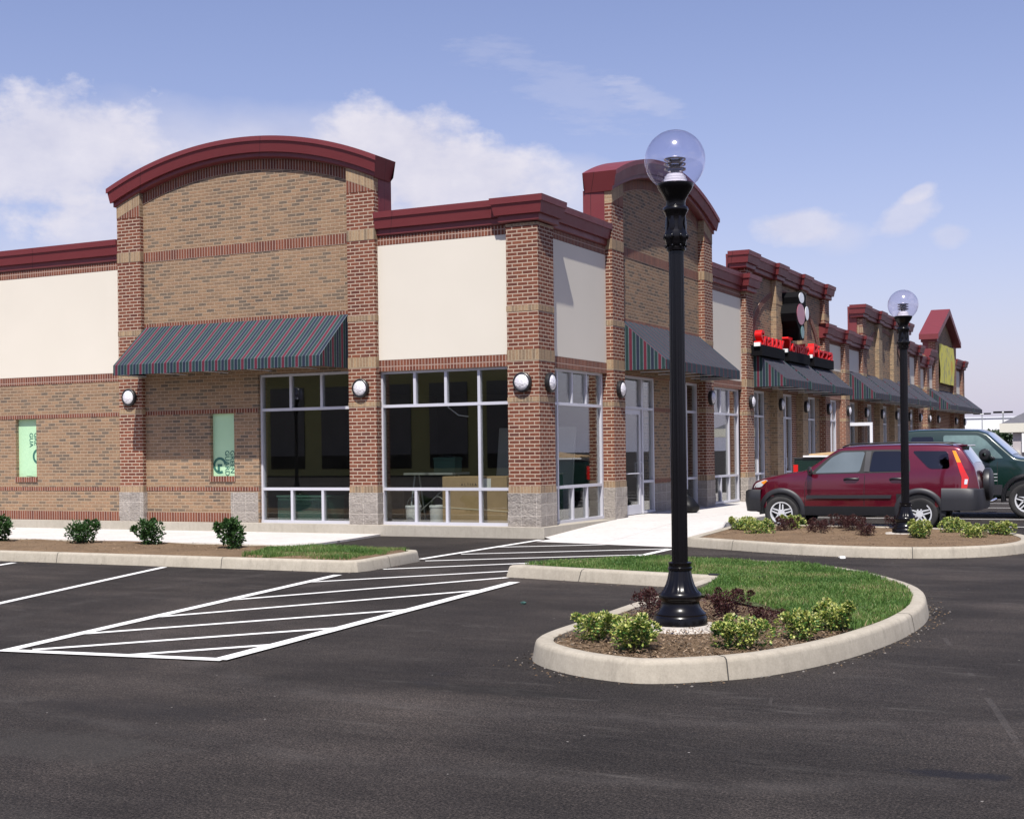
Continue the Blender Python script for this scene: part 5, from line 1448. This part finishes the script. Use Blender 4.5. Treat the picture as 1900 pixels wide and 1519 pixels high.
# ------------------------------------------------------------------ far away
def far_tree(name, x, y, h, w, label, seed, group, n=900, zc=.62, leaf=None):
    rnd = random.Random(seed); root = empty(name, (x, y, 0))
    mb = MB()
    cs = [(rnd.uniform(-.3, .3)*w, rnd.uniform(-.3, .3)*w, h*rnd.uniform(zc-.2, zc+.2), w*rnd.uniform(.2, .34)) for _ in range(12)]
    lf = leaf or w*.085
    for k in range(n):
        cx, cy, cz, r = rnd.choice(cs); d = Vector((rnd.gauss(0, 1), rnd.gauss(0, 1), rnd.gauss(0, 1))).normalized(); p = Vector((cx, cy, cz))+d*r*rnd.uniform(.6, 1.05)
        t = Vector((rnd.gauss(0, 1), rnd.gauss(0, 1), rnd.gauss(0, 1))).normalized(); s = t.cross(d).normalized() if abs(t.dot(d)) < .98 else Vector((1, 0, 0)); L = lf*rnd.uniform(.6, 1.3)
        c = rnd.random()
        mb.face([p-t*L, p+s*L*.6, p+t*L, p-s*L*.6], 'tree_leaf', [(c, 0)]*4)
    mb.build('crown', root, recalc=False)
    st = MB(); st.tube([(0, 0, 0), (.02*w, 0, h*.3), (0, .03*w, h*.6)], w*.045, 'bark', 8, w*.015)
    for k in range(5): a = k*1.3; st.tube([(0, 0, h*.28), (w*.22*math.cos(a), w*.22*math.sin(a), h*rnd.uniform(.5, .75))], w*.02, 'bark', 6, w*.006)
    st.build('trunk', root)
    tag(root, label, 'tree', group); return root
def at(px, d):                       # a bearing from the camera standpoint, used for the far things only
    k = (px-950)/2539.8; dx, dy = -.4456+.8952*k, .8952+.4456*k; return 10.45+dx*d, -22.118+dy*d
x, y = at(1868, 150); far_tree('round_tree', x, y, 3.5, 2.1, 'round clipped green tree left of the canopy post', 21, 'small trees beyond the car park')
x, y = at(1838, 160); far_tree('round_tree', x, y, 3.6, 2.2, 'small green tree behind the pickup windscreen', 22, 'small trees beyond the car park')
x, y = at(1821, 170); far_tree('round_tree', x, y, 3.5, 1.6, 'dark small tree low behind the pickup roof edge', 23, 'small trees beyond the car park')
# white warehouse
wx, wy = at(1860, 330)
wh = empty('warehouse', (wx, wy, 0)); tag(wh, 'long plain white warehouse on the horizon right of the shop row', 'building')
mb = MB(); mb.box(-38, 90, 0, 60, 0, 8.3, 'white_render'); mb.build('wall', wh)
mb = MB(); mb.box(-38.2, 90.2, -.2, 60, 8.3, 8.7, 'white_aluminium'); mb.build('roof_edge', wh)
mb = MB(); mb.box(-6, -2, -.1, .1, 0, 3.2, 'dark_crate'); mb.build('loading_door', wh)
# parking lot lights
def lot_light(px, d, h, label, arms):
    x, y = at(px, d); r = empty('floodlight_mast', (x, y, 0)); tag(r, label, 'light mast', 'tall lights over the far car park')
    mb = MB(); mb.tube([(0, 0, 0), (0, 0, h)], .10, 'grey_steel', 8, .06); mb.build('mast', r)
    mb = MB()
    for s_ in arms: mb.box(s_-.45, s_+.45, -.25, .25, h-.05, h+.15, 'black_sheet')
    mb.tube([(min(arms), 0, h), (max(arms)+.01, 0, h)], .05, 'grey_steel', 6); mb.build('lamp_head', r); return r
lot_light(1823, 190, 6.0, 'slim light mast against the white warehouse, left one', (-.7, .7)); lot_light(1862, 150, 5.2, 'light mast with dark double head against the white warehouse, right one', (-.55, .55))
# fuel canopy at the right edge
cx, cy = at(1915, 62); can = empty('canopy', (cx, cy, 0)); tag(can, 'pale canopy with grey hipped roof and posts at the right edge', 'canopy')
mb = MB(); mb.box(-1.15, 6, -2, 4, 2.15, 2.55, 'cream_post'); mb.build('fascia', can)
mb = MB(); P = [(-1.1, -1.9), (6, -1.9), (6, 3.9), (-1.1, 3.9)]; Q = [(.6, .2), (4.4, .2), (4.4, 1.8), (.6, 1.8)]
i_ = [(a, b, 2.552) for a, b in P]; j_ = [(a, b, 3.5) for a, b in Q]
for k in range(4): mb.face([i_[k], i_[(k+1) % 4], j_[(k+1) % 4], j_[k]], 'pale_roof')
mb.face(j_, 'pale_roof'); mb.build('roof', can)
for (a, b) in ((-.45, -1.6), (-.45, 3.4), (4.6, -1.6), (4.6, 3.4)): mb = MB(); mb.box(a-.17, a+.17, b-.17, b+.17, 0, 2.15, 'pale_post'); mb.build('post', can)
for (a, b) in ((-.45, -1.6), (4.6, -1.6)): mb = MB(); mb.prism([(a-.3, 0), (a+.36, 0), (a+.12, 1.35), (a-.12, 1.35)], b-.3, b-.18, 'cream_post', lambda p, q, r: (p, r, q)); mb.build('post_skirt', can)
# parked white van far off
vx, vy = at(1846, 105); van = empty('white_van', (vx, vy, 0)); tag(van, 'small white van parked far off left of the round clipped tree', 'van')
mb = MB(); mb.prism([(-1.9, .35), (1.7, .35), (1.75, 1.0), (1.2, 1.15), (.7, 1.75), (-1.85, 1.8)], -.85, .85, 'white_render', lambda a, b, c: (a, c, b)); mb.build('body', van, bevel=.06)
mb = MB(); mb.prism([(.0, 1.15), (.95, 1.15), (.62, 1.62), (.0, 1.65)], -.86, .86, 'privacy_glass', lambda a, b, c: (a, c, b)); mb.build('window', van)
for a in (-1.2, 1.1):
    for b in (-.75, .75): mb = MB(); mb.lathe([(.30, -.1), (.33, -.08), (.33, .08), (.30, .1)], 'tyre_rubber', c=(a, b, .33), seg=20, axis='y'); mb.build('wheel', van)
# trees added out of view to darken the window reflections; mirrored pale building
rnd = random.Random(5)
for k in range(14):
    x = -112+k*10+rnd.uniform(-2, 2); y = -74+rnd.uniform(-6, 6)
    names = ['broad', 'tall', 'low', 'leaning', 'dense', 'sparse', 'slender', 'bushy', 'spreading', 'rounded', 'ragged', 'forked', 'stout', 'drooping']
    far_tree('unseen_tree', x, y, rnd.uniform(7.5, 10), rnd.uniform(9, 11.5), names[k]+' unseen tree across the car park, added to darken the shop window reflections', 40+k, 'trees across the car park', 1300, .5, .55)
bb = empty('yellow_building', (-40, -60, 0)); tag(bb, 'low yellow building across the car park, mirrored in the left windows', 'building')
mb = MB(); mb.box(-12, 12, -6, 0, 0, 7.6, 'yellow_siding'); mb.build('wall', bb)
mb = MB(); mb.box(-12.5, 12.5, -6.5, .8, 7.6, 8.2, 'pale_roof'); mb.build('roof', bb)
for k in range(5): mb = MB(); mb.box(-9+k*4.5-1.5, -9+k*4.5+1.5, -.05, .06, .5, 6.4, 'privacy_glass'); mb.build('window', bb)

# ------------------------------------------------------------------ light, sky, camera
sdir = Vector((.19, -.57, 1.)).normalized()
sun = bpy.data.lights.new('sun', 'SUN'); sun.energy = 5.; sun.angle = R(.53); sun.color = (1., .955, .89)
so = bpy.data.objects.new('sun', sun); COL.objects.link(so); so.rotation_euler = sdir.to_track_quat('Z', 'Y').to_euler(); so.location = (0, -30, 40)
w = bpy.data.worlds.new('World'); sc.world = w; w.use_nodes = True
t = NT(w.node_tree); bg = t.n['Background']
sky = t.new('ShaderNodeTexSky', sky_type='NISHITA', sun_disc=False, sun_elevation=math.asin(sdir.z), sun_rotation=math.atan2(sdir.x, sdir.y), altitude=100., air_density=1.1, dust_density=.5, ozone_density=2.0)
SKY = .092
g = t.new('ShaderNodeTexCoord').outputs['Generated']
s = t.new('ShaderNodeSeparateXYZ', {0: g})
az = t.math('ARCTAN2', s.outputs[0], s.outputs[1]); el = t.math('ARCSINE', s.outputs[2])
pos = t.new('ShaderNodeCombineXYZ', {0: az, 1: t.math('MULTIPLY', el, 1.5), 2: 0.}).outputs[0]
n1 = t.noise(pos, 20, 10, .60); n2 = t.noise(pos, 5.5, 5, .6); n3 = t.noise(t.new('ShaderNodeMapping', {0: pos, 'Scale': (1, 3., 1), 'Rotation': (0, 0, .5)}).outputs[0], 11, 6, .65)
def blob(a0, e0, sa, se, nz, amt, gain, rot=0.):
    dx = t.math('SUBTRACT', az, a0); dy = t.math('SUBTRACT', el, e0)
    if rot:
        c, q = math.cos(rot), math.sin(rot)
        dx, dy = t.math('ADD', t.math('MULTIPLY', dx, c), t.math('MULTIPLY', dy, q)), t.math('SUBTRACT', t.math('MULTIPLY', dy, c), t.math('MULTIPLY', dx, q))
    ex = t.math('DIVIDE', dx, sa); ey = t.math('DIVIDE', dy, se)
    ey = t.math('MULTIPLY', ey, t.math('MULTIPLY_ADD', t.math('GREATER_THAN', ey, 0.), .25, .85))
    d = t.math('SQRT', t.math('ADD', t.math('MULTIPLY', ex, ex), t.math('MULTIPLY', ey, ey)))
    m = t.math('ADD', t.math('SUBTRACT', 1., d), t.math('MULTIPLY', t.math('SUBTRACT', nz, .5), amt))
    return t.math('MULTIPLY', t.math('SMOOTH_MIN', t.math('MAXIMUM', t.math('MULTIPLY', m, 2.4 if nz is n1 else 1.7), 0.), 1., .35), gain)
blobs = [(-.785, .212, .085, .046, n1, 2.1, .85), (-.865, .215, .04, .04, n1, 1.8, .6), (-.67, .208, .19, .052, n2, 1.2, .62), (-.545, .218, .072, .040, n1, 1.7, 1.), (-.50, .196, .075, .036, n1, 1.6, .95), (-.44, .185, .06, .03, n2, 1.6, .6),
         (-.42, .262, .07, .020, n3, 4.5, .16, -.35), (-.36, .25, .035, .010, n3, 3.8, .22, -.4), (-.254, .158, .034, .014, n1, 1.5, .68), (-.180, .161, .026, .013, n1, 1.7, .55, .5), (-.172, .176, .014, .006, n1, 1.5, .6, .35), (-.150, .146, .016, .009, n1, 1.6, .4), (-.225, .150, .03, .014, n2, 1.5, .35), (-.755, .160, .04, .026, n1, 1.5, .75),
         (-.60, .13, .3, .05, n2, 1.8, .30), (1.6, .3, .35, .12, n1, 1.8, .9), (2.6, .35, .4, .12, n1, 1.8, .8), (-2., .25, .35, .1, n1, 1.8, .9), (.5, .22, .2, .07, n1, 1.8, .8)]
m = None
for b in blobs:
    q = blob(*b); m = q if m is None else t.math('SUBTRACT', t.math('ADD', m, q), t.math('MULTIPLY', m, q))
# broad thin haze of high cloud towards the horizon
hz = t.math('MULTIPLY', t.math('POWER', t.math('SUBTRACT', 1., t.math('MAXIMUM', s.outputs[2], 0.), 0., True), 8.), .92)
tint = t.mix(1., sky.outputs[0], (1.17, .98, 1.13), 'MULTIPLY')
base = t.mix(hz, tint, (4.3, 4.4, 5.95))
shade = t.mix(t.math('MULTIPLY_ADD', n1, 1.5, -.25, True), (4.9, 4.95, 6.2), (7.1, 6.85, 7.4))
c = t.mix(m, base, shade)
t.l.new(c, bg.inputs[0]); bg.inputs[1].default_value = SKY

cam = bpy.data.cameras.new('camera'); co_ = bpy.data.objects.new('camera', cam); COL.objects.link(co_); sc.camera = co_
cam.sensor_width = 36; cam.sensor_fit = 'HORIZONTAL'; cam.lens = 36*2539.8/1900; cam.shift_y = (842.46-759.5)/1900; cam.clip_start = .1; cam.clip_end = 4000
rx, up, fw = Vector((.89516993, .44555226, -.01240896)), Vector((.01040277, .0069481, .99992175)), Vector((-.44560361, .89522897, -.00158476))
M = Matrix((rx, up, -fw)).transposed().to_4x4(); M.translation = Vector((10.45, -22.118, 1.55)); co_.matrix_world = M
sc.view_settings.view_transform = 'Standard'; sc.view_settings.look = 'None'; sc.view_settings.exposure = .42; sc.view_settings.gamma = 1; sc.view_settings.use_curve_mapping = False
sc.cycles.max_bounces = 8; sc.cycles.transparent_max_bounces = 12; sc.cycles.caustics_reflective = False; sc.cycles.caustics_refractive = False
